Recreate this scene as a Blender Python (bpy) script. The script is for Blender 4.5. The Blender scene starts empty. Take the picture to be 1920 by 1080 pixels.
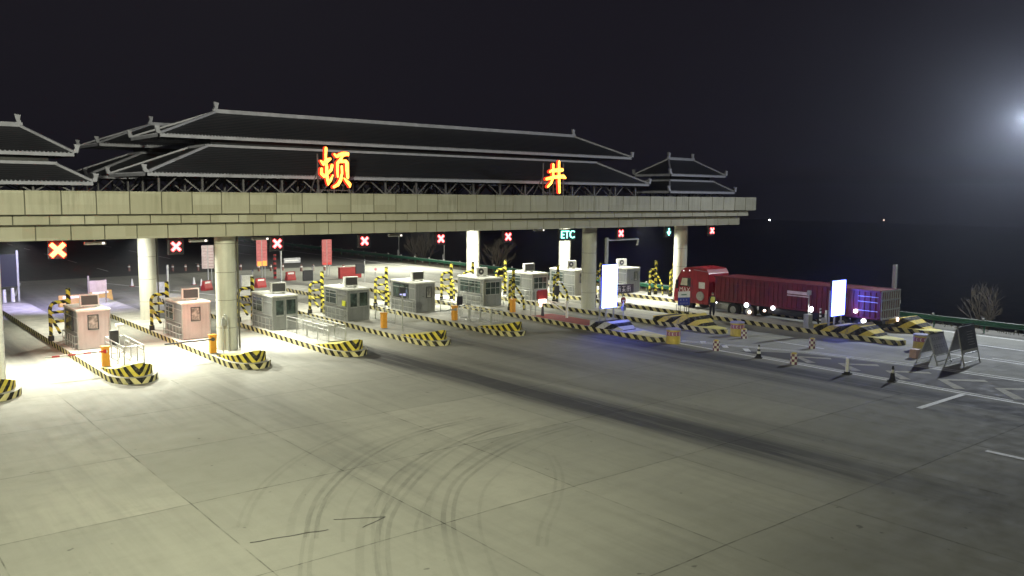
import bpy, math, random
from mathutils import Vector, Matrix, noise as mnoise
random.seed(7)
sc = bpy.context.scene
COL = sc.collection
R = math.radians

# ------------------------------------------------------------------ nodes / materials
class NT:
    def __init__(s, mat):
        mat.use_nodes = True
        s.t = mat.node_tree; s.n = s.t.nodes; s.n.clear()
    def __call__(s, typ, ins=None, **kw):
        nd = s.n.new(typ)
        for k, v in kw.items(): setattr(nd, k, v)
        for k, v in (ins or {}).items():
            if isinstance(v, bpy.types.NodeSocket): s.t.links.new(v, nd.inputs[k])
            else: nd.inputs[k].default_value = v
        return nd
    def math(s, op, a, b=0.0, c=None):
        d = {0: a, 1: b}
        if c is not None: d[2] = c
        return s('ShaderNodeMath', d, operation=op).outputs[0]
    def mix(s, f, a, b, bt='MIX'):
        nd = s('ShaderNodeMix', data_type='RGBA', blend_type=bt)
        for i, v in ((0, f), (6, a), (7, b)):
            if isinstance(v, bpy.types.NodeSocket): s.t.links.new(v, nd.inputs[i])
            else: nd.inputs[i].default_value = v if i == 0 else tuple(v) + ((1,) if len(v) == 3 else ())
        return nd.outputs[2]
    def xyz(s, kind='Object'):
        tc = s('ShaderNodeTexCoord')
        sp = s('ShaderNodeSeparateXYZ', {0: tc.outputs[kind]})
        return tc.outputs[kind], sp.outputs[0], sp.outputs[1], sp.outputs[2]
    def noise(s, vec, scale, detail=4, rough=.6, sx=1, sy=1, sz=1):
        m = s('ShaderNodeMapping', {0: vec, 3: (sx, sy, sz)})
        return s('ShaderNodeTexNoise', {'Vector': m.outputs[0], 'Scale': scale, 'Detail': detail, 'Roughness': rough}).outputs[0]
    def ramp(s, f, a, b):
        return s('ShaderNodeMapRange', {0: f, 1: a, 2: b, 3: 0.0, 4: 1.0}, clamp=True).outputs[0]

def finish(n, m, col, rough=.6, metal=0.0, bump=None, bstr=.2, bdist=.01, spec=None):
    p = n('ShaderNodeBsdfPrincipled', {'Metallic': metal})
    for k, v in (('Base Color', col), ('Roughness', rough)):
        if isinstance(v, bpy.types.NodeSocket): n.t.links.new(v, p.inputs[k])
        else: p.inputs[k].default_value = v if k == 'Roughness' else tuple(v) + ((1,) if len(v) == 3 else ())
    if spec is not None: p.inputs['Specular IOR Level'].default_value = spec
    if bump is not None:
        b = n('ShaderNodeBump', {'Height': bump, 'Strength': bstr, 'Distance': bdist})
        n.t.links.new(b.outputs[0], p.inputs['Normal'])
    o = n('ShaderNodeOutputMaterial', {0: p.outputs[0]})
    return p, o

def plain(name, col, rough=.55, metal=0.0, var=.25, scale=3.0, streak=0.0):
    m = bpy.data.materials.new(name); n = NT(m)
    v, x, y, z = n.xyz()
    f = n.noise(v, scale)
    c = n.mix(n.ramp(f, .3, .72), [a * (1 - var) for a in col], [min(1, a * (1 + var * .5)) for a in col])
    if streak:
        s = n.noise(v, 2.2, 3, .6, 2.5, 2.5, .18)
        c = n.mix(n.math('MULTIPLY', n.ramp(s, .45, .75), streak), c, [a * .35 for a in col])
    r = n('ShaderNodeMapRange', {0: f, 1: .3, 2: .7, 3: max(.05, rough - .12), 4: min(1, rough + .1)}).outputs[0]
    finish(n, m, c, r, metal)
    return m

def emit(name, col, strength):
    m = bpy.data.materials.new(name); n = NT(m)
    e = n('ShaderNodeEmission', {0: tuple(col) + (1,), 1: strength})
    n('ShaderNodeOutputMaterial', {0: e.outputs[0]})
    return m

M = {}
M['steel'] = plain('brushed_steel', (.48, .49, .47), .38, .75, .2, 5)
M['steel_dull'] = plain('galvanised_steel', (.42, .43, .41), .5, .5, .25, 6)
M['clad'] = plain('booth_cladding', (.27, .28, .27), .36, .45, .2, 1.2, .35)
M['clad_white'] = plain('booth_white_panel', (.42, .41, .4), .4, .15, .12, 1.2, .25)
M['roofwhite'] = plain('booth_roof', (.66, .66, .6), .6, 0, .3, 2.5)
M['white'] = plain('white_paint', (.74, .74, .72), .45, 0, .15, 6)
M['dark'] = plain('dark_plastic', (.02, .02, .025), .45, 0, .4, 8)
M['grille'] = plain('grille_grey', (.05, .05, .055), .6, 0, .4, 30)
M['rubber'] = plain('black_rubber', (.015, .015, .015), .8, 0, .4, 8)
M['concrete_top'] = plain('island_concrete', (.42, .41, .36), .85, 0, .35, 1.3)
M['column'] = plain('column_cladding', (.5, .5, .42), .5, 0, .12, .9, .25)
M['trim'] = plain('roof_trim', (.31, .31, .38), .6, 0, .25, 2)
M['truss'] = plain('truss_steel', (.11, .105, .12), .6, .1, .3, 3)
M['orange'] = plain('barrier_orange', (.66, .3, .03), .45, 0, .2, 5)
M['redpaint'] = plain('red_island_paint', (.34, .07, .06), .8, 0, .4, 2)
M['red'] = plain('red_paint', (.34, .03, .03), .45, 0, .3, 4)
M['truck_red'] = plain('truck_red', (.3, .014, .026), .35, 0, .3, 1.4, .4)
M['trailer_red'] = plain('trailer_red', (.17, .014, .026), .5, 0, .45, 1.2, .6)
M['chassis'] = plain('chassis_black', (.018, .018, .02), .6, 0, .4, 5)
M['green_rail'] = plain('guardrail_green', (.03, .16, .09), .45, .1, .3, 2)
M['rail_light'] = plain('guardrail_pale_edge', (.4, .48, .42), .5, .1, .2, 4)  # paler tone for the strip along the rail top
M['blue'] = plain('sign_blue', (.03, .05, .32), .4, 0, .2, 5)
M['navy'] = plain('board_navy', (.15, .16, .19), .5, 0, .4, 4)
M['board_grey'] = plain('board_grey', (.4, .4, .42), .5, 0, .3, 5)
M['bark'] = plain('bare_bark', (.2, .17, .13), .9, 0, .4, 6)
M['skin'] = plain('skin', (.45, .28, .2), .6, 0, .1, 6)
M['hair'] = plain('black_hair', (.012, .011, .01), .7, 0, .3, 30)
M['trouser'] = plain('navy_trousers', (.015, .017, .03), .85, 0, .3, 12)
M['jacket'] = plain('dark_jacket', (.02, .022, .035), .8, 0, .3, 12)
M['vest'] = plain('yellow_vest', (.62, .62, .12), .6, 0, .2, 10)
M['ochre'] = plain('crash_barrel_ochre', (.42, .25, .07), .6, 0, .3, 3)
M['drum_yellow'] = plain('drum_yellow', (.62, .48, .1), .55, 0, .3, 3, .4)
M['drum_lid'] = plain('drum_lid', (.3, .3, .5), .5, 0, .2, 3)
M['paint'] = plain('road_paint', (.85, .85, .82), .7, 0, .35, 9)
M['paint_cream'] = plain('chevron_paint', (.36, .34, .25), .8, 0, .55, 3)
M['asphalt_fill'] = plain('dark_resin_fill', (.055, .05, .045), .85, 0, .4, 1.5)
M['soffit'] = plain('soffit_panels', (.3, .27, .24), .7, 0, .25, .6)
M['shadowgap'] = plain('fascia_recess', (.09, .085, .06), .8, 0, .3, 2)

def glass(name, tint=(.018, .026, .023)):
    m = bpy.data.materials.new(name); n = NT(m)
    v, x, y, z = n.xyz()
    f = n.noise(v, 2.4, 3)
    c = n.mix(n.ramp(f, .45, .7), tint, [a * 4 for a in tint])
    finish(n, m, c, .08, 0)
    return m
M['glass'] = glass('booth_glass')
M['glass2'] = glass('lit_tint_glass', (.12, .12, .11))  # paler copy of the glass, tinted to look lit

def stripes(name, mode, period, ca=(.68, .56, .08), cb=(.012, .012, .012), duty=.5, wear=.5, warp=None):
    m = bpy.data.materials.new(name); n = NT(m)
    v, x, y, z = n.xyz()
    ax = n.math('ABSOLUTE', x)
    if mode == 'nose': t = n.math('SUBTRACT', n.math('ADD', y, ax), z)
    elif mode == 'post': t = n.math('ADD', n.math('ADD', z, n.math('MULTIPLY', x, .9)), n.math('MULTIPLY', y, .6))
    elif mode == 'wedge': t = n.math('ADD', n.math('MULTIPLY', y, .62), n.math('MULTIPLY', z, .9))
    elif mode == 'x': t = x
    elif mode == 'z': t = z
    fr = n.math('FRACT', n.math('ADD', n.math('DIVIDE', t, period), 100.0))
    k = n.ramp(fr, duty - .015, duty + .015)
    f = n.noise(v, 5, 5, .65)
    a2 = n.mix(n.ramp(f, .35, .75), ca, [q * (1 - .55 * wear) for q in ca])
    b2 = n.mix(n.ramp(f, .5, .8), cb, [q * .22 + .02 for q in ca])
    w1 = n.noise(v, 3.1, 6, .75); w2 = n.noise(v, .7, 3, .5)
    wr = n.math('MULTIPLY', n.math('MULTIPLY', n.ramp(w1, .52, .6), n.ramp(w2, .35, .65)), .75 * wear / .5 if wear < .5 else .75)
    finish(n, m, n.mix(wr, n.mix(k, a2, b2), (.2, .195, .17)), .85, spec=.12)
    return m
M['stripe_nose'] = stripes('hazard_stripes_nose', 'nose', .62)
M['stripe_curb'] = stripes('hazard_stripes_kerb', 'nose', .74, (.6, .54, .26))
M['stripe_wedge'] = stripes('hazard_stripes_wedge', 'wedge', .8, (.66, .52, .12))
M['stripe_wedge_pale'] = stripes('pale_hazard_stripes_wedge', 'wedge', .8, (.5, .5, .5))
M['stripe_post'] = stripes('hazard_bands_pipe', 'post', .5, (.62, .54, .07), duty=.52)
M['stripe_redwhite'] = stripes('red_white_bands', 'x', .7, (.75, .72, .7), (.4, .03, .03))
M['stripe_cone'] = stripes('black_white_bands', 'z', .26, (.8, .8, .78), (.02, .02, .02))
M['yellow_top'] = plain('yellow_top_paint', (.66, .6, .16), .7, 0, .35, 2)

def checker():
    m = bpy.data.materials.new('checker_wrap'); n = NT(m)
    v, x, y, z = n.xyz()
    ang = n.math('MULTIPLY', n.math('ARCTAN2', y, x), 8 / (2 * math.pi))
    a = n.math('FLOOR', n.math('ADD', ang, 50)); b = n.math('FLOOR', n.math('ADD', n.math('DIVIDE', z, .15), 50))
    k = n.math('MODULO', n.math('ADD', a, b), 2.0)
    f = n.noise(v, 9, 3)
    c = n.mix(k, (.7, .68, .6), (.13, .02, .07))
    top = n.math('GREATER_THAN', z, .60)
    c = n.mix(n.math('MULTIPLY', n.ramp(f, .4, .8), .3), c, (.3, .25, .15))
    finish(n, m, c, .5)
    return m
M['checker'] = checker()

def fascia_mat():
    m = bpy.data.materials.new('fascia_panels'); n = NT(m)
    v, x, y, z = n.xyz()
    cell = n('ShaderNodeTexWhiteNoise', {0: n('ShaderNodeCombineXYZ', {0: n.math('FLOOR', n.math('DIVIDE', x, 1.5)), 1: n.math('FLOOR', n.math('MULTIPLY', z, 1.9))}).outputs[0]}, noise_dimensions='3D').outputs[0]
    base = n.mix(cell, (.29, .275, .2), (.37, .355, .275))
    s = n.noise(v, 1.6, 5, .65, 3.0, 3.0, .22)
    s2 = n.noise(v, .35, 3, .5)
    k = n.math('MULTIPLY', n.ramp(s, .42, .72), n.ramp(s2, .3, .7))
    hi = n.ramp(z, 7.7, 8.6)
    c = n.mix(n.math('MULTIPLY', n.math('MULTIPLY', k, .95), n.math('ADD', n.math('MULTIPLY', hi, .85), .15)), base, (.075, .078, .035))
    finish(n, m, c, .5)
    return m
M['fascia'] = fascia_mat()

def tile_mat():
    m = bpy.data.materials.new('roof_tiles'); n = NT(m)
    v, x, y, z = n.xyz()
    f = n.noise(v, .8, 4)
    c = n.mix(f, (.012, .013, .018), (.024, .024, .031))
    w = n.math('SINE', n.math('MULTIPLY', n.math('ADD', z, 0), 2 * math.pi / .1))
    finish(n, m, c, .45, 0, w, .5, .03)
    return m
M['tile'] = tile_mat()

def ground_mat():
    m = bpy.data.materials.new('plaza_concrete'); n = NT(m)
    v, x, y, z = n.xyz()
    f1 = n.noise(v, .12, 5, .6); f2 = n.noise(v, 1.3, 6, .65); f3 = n.noise(v, 14, 3, .6)
    cell = n('ShaderNodeTexWhiteNoise', {0: n('ShaderNodeCombineXYZ', {0: n.math('FLOOR', n.math('DIVIDE', n.math('SUBTRACT', x, 3.1), 4.95)), 1: n.math('FLOOR', n.math('DIVIDE', n.math('SUBTRACT', y, 1.55), 5.75))}).outputs[0]}, noise_dimensions='3D').outputs[0]
    c = n.mix(cell, (.27, .27, .232), (.35, .345, .295))
    c = n.mix(n.ramp(f1, .35, .68), c, (.25, .25, .215))
    c = n.mix(n.math('MULTIPLY', n.ramp(f2, .5, .8), .3), c, (.2, .2, .17))
    c = n.mix(n.math('MULTIPLY', n.ramp(f3, .55, .8), .16), c, (.42, .41, .36))
    # tyre-darkened wheel tracks running out of the lanes (long along y)
    st = n.noise(v, .9, 5, .65, 2.6, .09, 1)
    st2 = n.noise(v, .25, 3, .5, 1, .5, 1)
    def band(xc, w, slope, y0, y1, amt):
        cx = n.math('SUBTRACT', x, n.math('ADD', n.math('MULTIPLY', n.math('SUBTRACT', 30.0, y), slope), xc))
        g = n.math('SUBTRACT', 1.0, n.ramp(n.math('ABSOLUTE', cx), w * .25, w))
        e = n.math('MULTIPLY', n.ramp(y, y0 - 6, y0 + 4), n.math('SUBTRACT', 1.0, n.ramp(y, y1 - 3, y1 + 5)))
        return n.math('MULTIPLY', n.math('MULTIPLY', g, e), amt)
    tot = None
    for a in ((25.2, 1.9, .075, 14, 50, 1.0), (27.9, .9, .09, 12, 38, .3), (39.2, 1.8, .03, 4, 40, 1.0), (36.9, 1.3, .02, 10, 38, .5), (13.6, 1.0, 0, 46, 90, .5), (19.5, 1.2, 0, 45, 90, .5), (31.2, 1.2, .02, 34, 90, .45), (37.5, 1.3, .0, 44, 90, .5), (14.3, 1.8, -.05, 20, 40, .22), (43.9, 1.2, 0, 36, 90, .3), (8.4, 1.3, 0, 50, 90, .6), (49.5, 1.5, 0, 12, 90, .35), (55.3, 1.4, 0, 0, 90, .3)):
        b = band(*a); tot = b if tot is None else n.math('MAXIMUM', tot, b)
    k = n.math('MULTIPLY', tot, n.math('ADD', n.ramp(st, .2, .6), .25))
    k = n.math('MINIMUM', k, .95)
    c = n.mix(k, c, (.042, .042, .047))
    # general fine streaks along the driving direction
    c = n.mix(n.math('MULTIPLY', n.math('MULTIPLY', n.ramp(st, .42, .75), n.ramp(st2, .3, .65)), .42), c, (.13, .13, .12))
    sw = n.noise(v, .6, 5, .7, .25, 1.8, 1)
    c = n.mix(n.math('MULTIPLY', n.ramp(sw, .5, .8), .25), c, (.16, .16, .145))
    sp = n.ramp(n.noise(v, 2.3, 2, .5), .735, .76)
    c = n.mix(n.math('MULTIPLY', sp, .6), c, (.07, .07, .065))
    r = n('ShaderNodeMapRange', {0: f2, 1: .3, 2: .7, 3: .75, 4: .95}).outputs[0]
    finish(n, m, c, r, 0, f3, .2, .008, .3)
    return m
M['plaza'] = ground_mat()

def asphalt_mat(name, c0, c1):
    m = bpy.data.materials.new(name); n = NT(m)
    v, x, y, z = n.xyz()
    f1 = n.noise(v, .15, 4); f3 = n.noise(v, 9, 3)
    st = n.noise(v, .8, 4, .6, 2, .08, 1)
    c = n.mix(n.ramp(f1, .3, .7), c0, c1)
    c = n.mix(n.math('MULTIPLY', n.ramp(st, .4, .75), .5), c, [q * .5 for q in c0])
    finish(n, m, c, .8, 0, f3, .3, .01)
    return m
M['asphalt'] = asphalt_mat('road_asphalt', (.06, .06, .06), (.095, .09, .085))
M['soil'] = asphalt_mat('dry_soil', (.05, .045, .03), (.11, .1, .07))

def mark_mat(name, col, amt, sc_=1.2, lo=.35, hi=.65):
    m = bpy.data.materials.new(name); n = NT(m)
    v, x, y, z = n.xyz()
    f = n.noise(v, sc_, 5, .65); g = n.noise(v, .22, 2)
    al = n.math('MULTIPLY', n.math('MULTIPLY', n.ramp(f, lo, hi), n.ramp(g, .15, .5)), amt)
    d = n('ShaderNodeBsdfDiffuse', {0: tuple(col) + (1,)}); t = n('ShaderNodeBsdfTransparent')
    mx = n('ShaderNodeMixShader', {0: al, 1: t.outputs[0], 2: d.outputs[0]})
    n('ShaderNodeOutputMaterial', {0: mx.outputs[0]})
    return m
M['tyre'] = mark_mat('tyre_mark', (.09, .09, .085), .22, .5, .25, .75)
M['tyre_faint'] = mark_mat('tyre_mark_faint', (.1, .1, .09), .14, .4, .3, .75)
M['joint'] = mark_mat('slab_joint', (.06, .06, .055), .6, 3, .2, .65)
M['joint_faint'] = mark_mat('slab_joint_faint', (.09, .09, .08), .5, 1.2, .35, .62)
M['crack'] = plain('tar_crack', (.015, .015, .015), .6)

M['sig_red'] = emit('signal_red_led', (1, .085, .085), 12)
M['sig_red_hot'] = emit('signal_red_led_near', (1, .03, .01), 60)
M['sig_green'] = emit('signal_green_led', (.25, 1, .75), 5)
def letter_mat():
    m = bpy.data.materials.new('letter_led'); n = NT(m); v, x, y, z = n.xyz()
    f = n.ramp(n.noise(v, 7, 3), .3, .7)
    c = n.mix(f, (1, .34, .03), (1, .62, .1))
    e = n('ShaderNodeEmission', {0: c, 1: 4.6}); n('ShaderNodeOutputMaterial', {0: e.outputs[0]}); return m
M['led_letter'] = letter_mat()
M['letter_side'] = emit('letter_side_glow', (1, .05, .02), 1.5)
M['led_blue'] = emit('led_board_face', (.1, .14, 1), 18)
M['led_white'] = emit('led_board_face_near', (.13, .17, 1), 24)
M['lamp'] = emit('lamp_white', (.95, .97, 1), 22)
M['lamp_dim'] = emit('lamp_white_small', (.95, .97, 1), 7)
M['lamp_warm'] = emit('lamp_warm', (1, .7, .55), 6)
M['lamp_red'] = emit('lamp_red', (1, .05, .06), 6)
M['screen'] = emit('screen_glow', (.5, .5, .9), 1.6)
M['pink_board'] = emit('red_lit_board', (1, .1, .1), .35)

# ------------------------------------------------------------------ mesh builder
class MB:
    def __init__(s): s.v = []; s.f = []; s.m = []; s.smooth = []
    def add(s, vs, fs, m=0, sm=False):
        o = len(s.v); s.v += [tuple(v) for v in vs]
        for f in fs: s.f.append([o + i for i in f]); s.m.append(m); s.smooth.append(sm)
    def box(s, x0, x1, y0, y1, z0, z1, m=0):
        s.add([(x0,y0,z0),(x1,y0,z0),(x1,y1,z0),(x0,y1,z0),(x0,y0,z1),(x1,y0,z1),(x1,y1,z1),(x0,y1,z1)],
              [(0,3,2,1),(4,5,6,7),(0,1,5,4),(1,2,6,5),(2,3,7,6),(3,0,4,7)], m)
        return s
    def cyl(s, p0, p1, r0, r1=None, n=12, m=0, sm=True, caps=True):
        r1 = r0 if r1 is None else r1
        p0 = Vector(p0); p1 = Vector(p1); d = (p1 - p0).normalized()
        a = d.orthogonal().normalized() if abs(d.z) < .999 else Vector((1, 0, 0)); b = d.cross(a)
        vs = []
        for p, r in ((p0, r0), (p1, r1)):
            for i in range(n):
                t = 2 * math.pi * i / n; vs.append(p + (a * math.cos(t) + b * math.sin(t)) * r)
        s.add(vs, [(i, (i + 1) % n, n + (i + 1) % n, n + i) for i in range(n)], m, sm)
        if caps:
            s.add(vs[:n], [tuple(range(n))[::-1]], m); s.add(vs[n:], [tuple(range(n))], m)
        return s
    def tube(s, pts, r, n=8, m=0):
        for a, b in zip(pts, pts[1:]): s.cyl(a, b, r, r, n, m)
        return s
    def beam(s, a, b, w, h, m=0):
        a = Vector(a); b = Vector(b); d = (b - a).normalized()
        u = Vector((0, 0, 1)) if abs(d.z) < .95 else Vector((0, 1, 0))
        sd = d.cross(u).normalized() * (w / 2); up = sd.cross(d).normalized() * (h / 2)
        vs = [p + i * sd + j * up for p in (a, b) for i, j in ((-1,-1),(1,-1),(1,1),(-1,1))]
        s.add(vs, [(0,1,2,3),(7,6,5,4),(0,4,5,1),(1,5,6,2),(2,6,7,3),(3,7,4,0)], m)
        return s
    def prism(s, pts, z0, z1, mtop=0, mside=0):
        n = len(pts); f1 = z1 if callable(z1) else (lambda x, y: z1)
        vs = [(x, y, z0) for x, y in pts] + [(x, y, f1(x, y)) for x, y in pts]
        s.add(vs, [tuple(range(n))[::-1]], mside); s.add(vs, [tuple(range(n, 2 * n))], mtop)
        s.add(vs, [(i, (i + 1) % n, n + (i + 1) % n, n + i) for i in range(n)], mside)
        return s
    def prof(s, pts, x0, x1, m=0, mside=None):      # (y,z) profile extruded along x
        n = len(pts)
        vs = [(x0, y, z) for y, z in pts] + [(x1, y, z) for y, z in pts]
        s.add(vs, [tuple(range(n))[::-1], tuple(range(n, 2 * n))], m if mside is None else mside)
        s.add(vs, [(i, (i + 1) % n, n + (i + 1) % n, n + i) for i in range(n)], m)
        return s
    def quad(s, a, b, c, d, m=0): s.add([a, b, c, d], [(0, 1, 2, 3)], m); return s
    SPLIT = {'posts': 'post', 'legs': 'leg', 'base_sleeve': 'base_sleeve', 'mudguard': 'mudguard', 'mirror': 'mirror', 'headlight': 'headlight', 'feet': 'foot', 'hanger': 'hanger',
             'side_ribs': 'side_rib', 'reflectors': 'reflector', 'fuel_tank': 'fuel_tank', 'end_rails': 'end_rail', 'corner_trim': 'corner_trim', 'side_window': 'side_window', 'crossbar': 'crossbar'}
    def build(s, name, mats, parent=None, bevel=0):
        if name in MB.SPLIT and parent is not None:
            par = list(range(len(s.v)))
            def find(a):
                while par[a] != a: par[a] = par[par[a]]; a = par[a]
                return a
            for f in s.f:
                for b in f[1:]: par[find(b)] = find(f[0])
            # capped cylinders: merge by coincident position
            pos = {}
            for i, v in enumerate(s.v):
                k = (round(v[0], 4), round(v[1], 4), round(v[2], 4))
                if k in pos: par[find(i)] = find(pos[k])
                else: pos[k] = i
            comp = {}
            for fi, f in enumerate(s.f): comp.setdefault(find(f[0]), []).append(fi)
            if len(comp) > 1:
                o = None
                for fis in comp.values():
                    q = MB(); idx = {}
                    for fi in fis:
                        g = []
                        for i in s.f[fi]:
                            if i not in idx: idx[i] = len(q.v); q.v.append(s.v[i])
                            g.append(idx[i])
                        q.f.append(g); q.m.append(s.m[fi]); q.smooth.append(s.smooth[fi])
                    o = q._build(MB.SPLIT[name], mats, parent, bevel)
                return o
            name = MB.SPLIT[name]
        return s._build(name, mats, parent, bevel)
    def _build(s, name, mats, parent=None, bevel=0):
        me = bpy.data.meshes.new(name); me.from_pydata(s.v, [], s.f)
        if not isinstance(mats, (list, tuple)): mats = [mats]
        for q in mats: me.materials.append(M[q] if isinstance(q, str) else q)
        for p, mi, sm in zip(me.polygons, s.m, s.smooth): p.material_index = mi; p.use_smooth = sm
        me.update()
        o = bpy.data.objects.new(name, me); COL.objects.link(o)
        if parent: o.parent = parent
        if bevel:
            b = o.modifiers.new('bevel', 'BEVEL'); b.width = bevel; b.segments = 2; b.limit_method = 'ANGLE'
        return o

def tag(o, label, cat, group=None):
    o['label'] = label; o['category'] = cat
    if group: o['group'] = group
    return o
def thing(name, label, cat, loc=(0, 0, 0), rz=0, group=None):
    o = bpy.data.objects.new(name, None); COL.objects.link(o)
    o.location = loc; o.rotation_euler = (0, 0, rz); o.empty_display_size = .2
    return tag(o, label, cat, group)
def dup(o, label=None, loc=None, rz=None, parent=None, group=None):
    c = o.copy(); COL.objects.link(c); c.parent = parent
    for ch in list(o.children): dup(ch, parent=c)
    if label: c['label'] = label
    if group: c['group'] = group
    if loc is not None: c.location = loc
    if rz is not None: c.rotation_euler = (0, 0, rz)
    return c
def struct(o, kind='structure'): o['kind'] = kind; return o

FONT = None
def text_mesh(body, size, name, mat, parent, loc, rot, extrude=.01, align='CENTER'):
    cu = bpy.data.curves.new(name, 'FONT'); cu.body = body; cu.size = size; cu.extrude = extrude
    cu.align_x = align; cu.align_y = 'CENTER'
    t = bpy.data.objects.new(name, cu); COL.objects.link(t)
    bpy.context.view_layer.update()
    me = bpy.data.meshes.new_from_object(t.evaluated_get(bpy.context.evaluated_depsgraph_get()))
    bpy.data.objects.remove(t)
    o = bpy.data.objects.new(name, me); COL.objects.link(o); me.materials.clear(); me.materials.append(M[mat])
    o.location = loc; o.rotation_euler = rot
    if parent: o.parent = parent
    return o

# ------------------------------------------------------------------ ground
def ter_z(x, y):
    d = max(x - 63.5, (y - 330) * .5, 0)
    z = -.05 - min(34, d * .32)
    if d > 3: z += 1.4 * mnoise.noise(Vector((x * .03, y * .03, 0)))
    return z
mb = MB()
xs = [-1800, -900, -400, -150, -60, -20, 10, 40, 60, 63.5, 66, 70, 76, 84, 95, 110, 130, 160, 200, 260, 350, 500, 700, 1000, 1500]
ys = [-600, -200, -60, -20, 0, 15, 30, 45, 60, 75, 90, 105, 125, 150, 190, 240, 330, 400, 500, 700, 1000, 1500]
for y in ys:
    for x in xs: mb.v.append((x, y, ter_z(x, y)))
W = len(xs)
for j in range(len(ys) - 1):
    for i in range(W - 1):
        mb.f.append([j * W + i, j * W + i + 1, (j + 1) * W + i + 1, (j + 1) * W + i]); mb.m.append(0); mb.smooth.append(True)
struct(mb.build('terrain', 'soil'))
mb = MB(); mb.quad((-70, -40, 0), (60.6, -40, 0), (60.6, 98, 0), (-70, 98, 0)); struct(mb.build('plaza_pavement', 'plaza'))
mb = MB(); mb.quad((-70, 98, -.004), (60.2, 98, -.004), (60.2, 330, -.004), (-70, 330, -.004)); struct(mb.build('approach_road', 'asphalt'))

# road paint, joints, tyre marks: thin sheets
def strip(pts, w, z, mb, m=0):
    P = [Vector((x, y, 0)) for x, y in pts]; L = []; Rr = []
    for i, p in enumerate(P):
        d = (P[min(i + 1, len(P) - 1)] - P[max(i - 1, 0)]).normalized(); nrm = Vector((-d.y, d.x, 0)) * w / 2
        L.append((p.x + nrm.x, p.y + nrm.y, z)); Rr.append((p.x - nrm.x, p.y - nrm.y, z))
    for i in range(len(P) - 1): mb.quad(Rr[i], Rr[i + 1], L[i + 1], L[i], m)
def wob(a, b, n=40, amp=.04, seed=0):
    return [(a[0] + (b[0] - a[0]) * i / n + amp * mnoise.noise(Vector((i * .35, seed, 0))), a[1] + (b[1] - a[1]) * i / n + amp * mnoise.noise(Vector((i * .35, seed, 9)))) for i in range(n + 1)]
mb = MB()
for k in range(-4, 5): strip(wob((-60, 13.05 + 5.75 * k), (60, 13.05 + 5.75 * k), 120, .05, k), .035, .004, mb)
struct(mb.build('slab_joints', 'joint'))
mb = MB()
for k in range(-6, 11):
    strip(wob((8.05 + 4.95 * k, -35), (8.05 + 4.95 * k, 42), 80, .05, 20 + k), .035, .005, mb)
for k in range(5, 15): strip(wob((-60, 13.05 + 5.75 * k), (60, 13.05 + 5.75 * k), 60, .05, 60 + k), .04, .004, mb)
struct(mb.build('slab_joints_faint', 'joint_faint'))
mb = MB()
strip(wob((8.3, 20.8), (10.3, 20.35), 14, .05, 1), .045, .006, mb); strip(wob((10.75, 20.9), (12.0, 20.2), 8, .04, 2), .04, .006, mb)
strip(wob((11.1, 19.9), (12.0, 20.2), 8, .03, 3), .035, .006, mb); strip(wob((8.0, 18.0), (8.7, 17.9), 6, .05, 4), .07, .006, mb)
struct(mb.build('tar_cracks', 'crack'))
arcs = [[(9.6, 11.8), (10.5, 13.9), (11.34, 15.93), (12.67, 18.33), (13.65, 19.75), (14.96, 21.25), (16.31, 22.17), (18.36, 23.24), (20.24, 23.87), (22.64, 24.08)], [(8.0, 12.6), (8.9, 14.9), (9.91, 17.05), (10.87, 18.76), (11.75, 20.1), (12.83, 21.28), (14.64, 22.91), (16.82, 24.43), (19.22, 25.4), (21.29, 25.65)], [(9.6, 20.23), (10.39, 21.7), (11.52, 23.24), (13.37, 25.02), (15.48, 26.35), (17.9, 27.17), (20.73, 27.2)], [(14.04, 16.05), (14.99, 17.04), (16.28, 17.99), (18.36, 20.03), (19.52, 21.92)]]
def smooth(pts, it=2):
    for _ in range(it):
        q = [pts[0]]
        for a, b in zip(pts, pts[1:]): q += [(a[0]*.75+b[0]*.25, a[1]*.75+b[1]*.25), (a[0]*.25+b[0]*.75, a[1]*.25+b[1]*.75)]
        pts = q + [pts[-1]]
    return pts
m1 = MB(); m2 = MB()
for i, a in enumerate(arcs):
    s_ = smooth(a, 3)
    for off, mm, w in ((0, m1, .15), (.3, m1, .13), (-.5, m2, .22), (-1.9, m2, .12), (-2.15, m2, .1), (1.1, m2, .1)) if i != 3 else ((0, m2, .1), (.25, m2, .1)):
        sh = [(x + off * .55, y - off * .8) for x, y in s_]
        strip(sh, w, .007 + .0011 * i + .0002 * off, mm)
struct(m1.build('tyre_marks', 'tyre')); struct(m2.build('tyre_marks_faint', 'tyre_faint'))

mb = MB(); ZP = .012
strip([(41.2, 36.7), (41.2, 8)], .2, ZP, mb); strip([(41.55, 28.5), (41.55, 15)], .12, ZP, mb)
strip([(41.7, 34.8), (44.9, 27.4), (46.0, 21.5), (46.6, 14)], .14, ZP, mb)
strip([(42.2, 34.6), (45.3, 27.2), (46.45, 21.5), (47.0, 15)], .12, ZP, mb)
strip([(36.7, 16.95), (41.0, 16.95)], .26, ZP, mb); strip([(32.35, 12.45), (32.35, 6.2)], .26, ZP, mb)
strip([(51.3, 22.6), (51.3, 16)], .16, ZP, mb); strip([(51.9, 20), (51.9, 6)], .12, ZP, mb)
strip([(56.0, 24), (56.0, 18)], .16, ZP, mb); strip([(60.0, 40), (60.0, -20)], .2, ZP, mb)
strip([(46.8, 31), (46.8, 27.5)], .14, ZP, mb)
for k in range(3): strip([(43.0 + .0 * k, 33.6 - 1.6 * k - .0), (42.3, 32.9 - 1.6 * k)], .35, ZP, mb)
struct(mb.build('white_road_lines', 'paint'))
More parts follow.
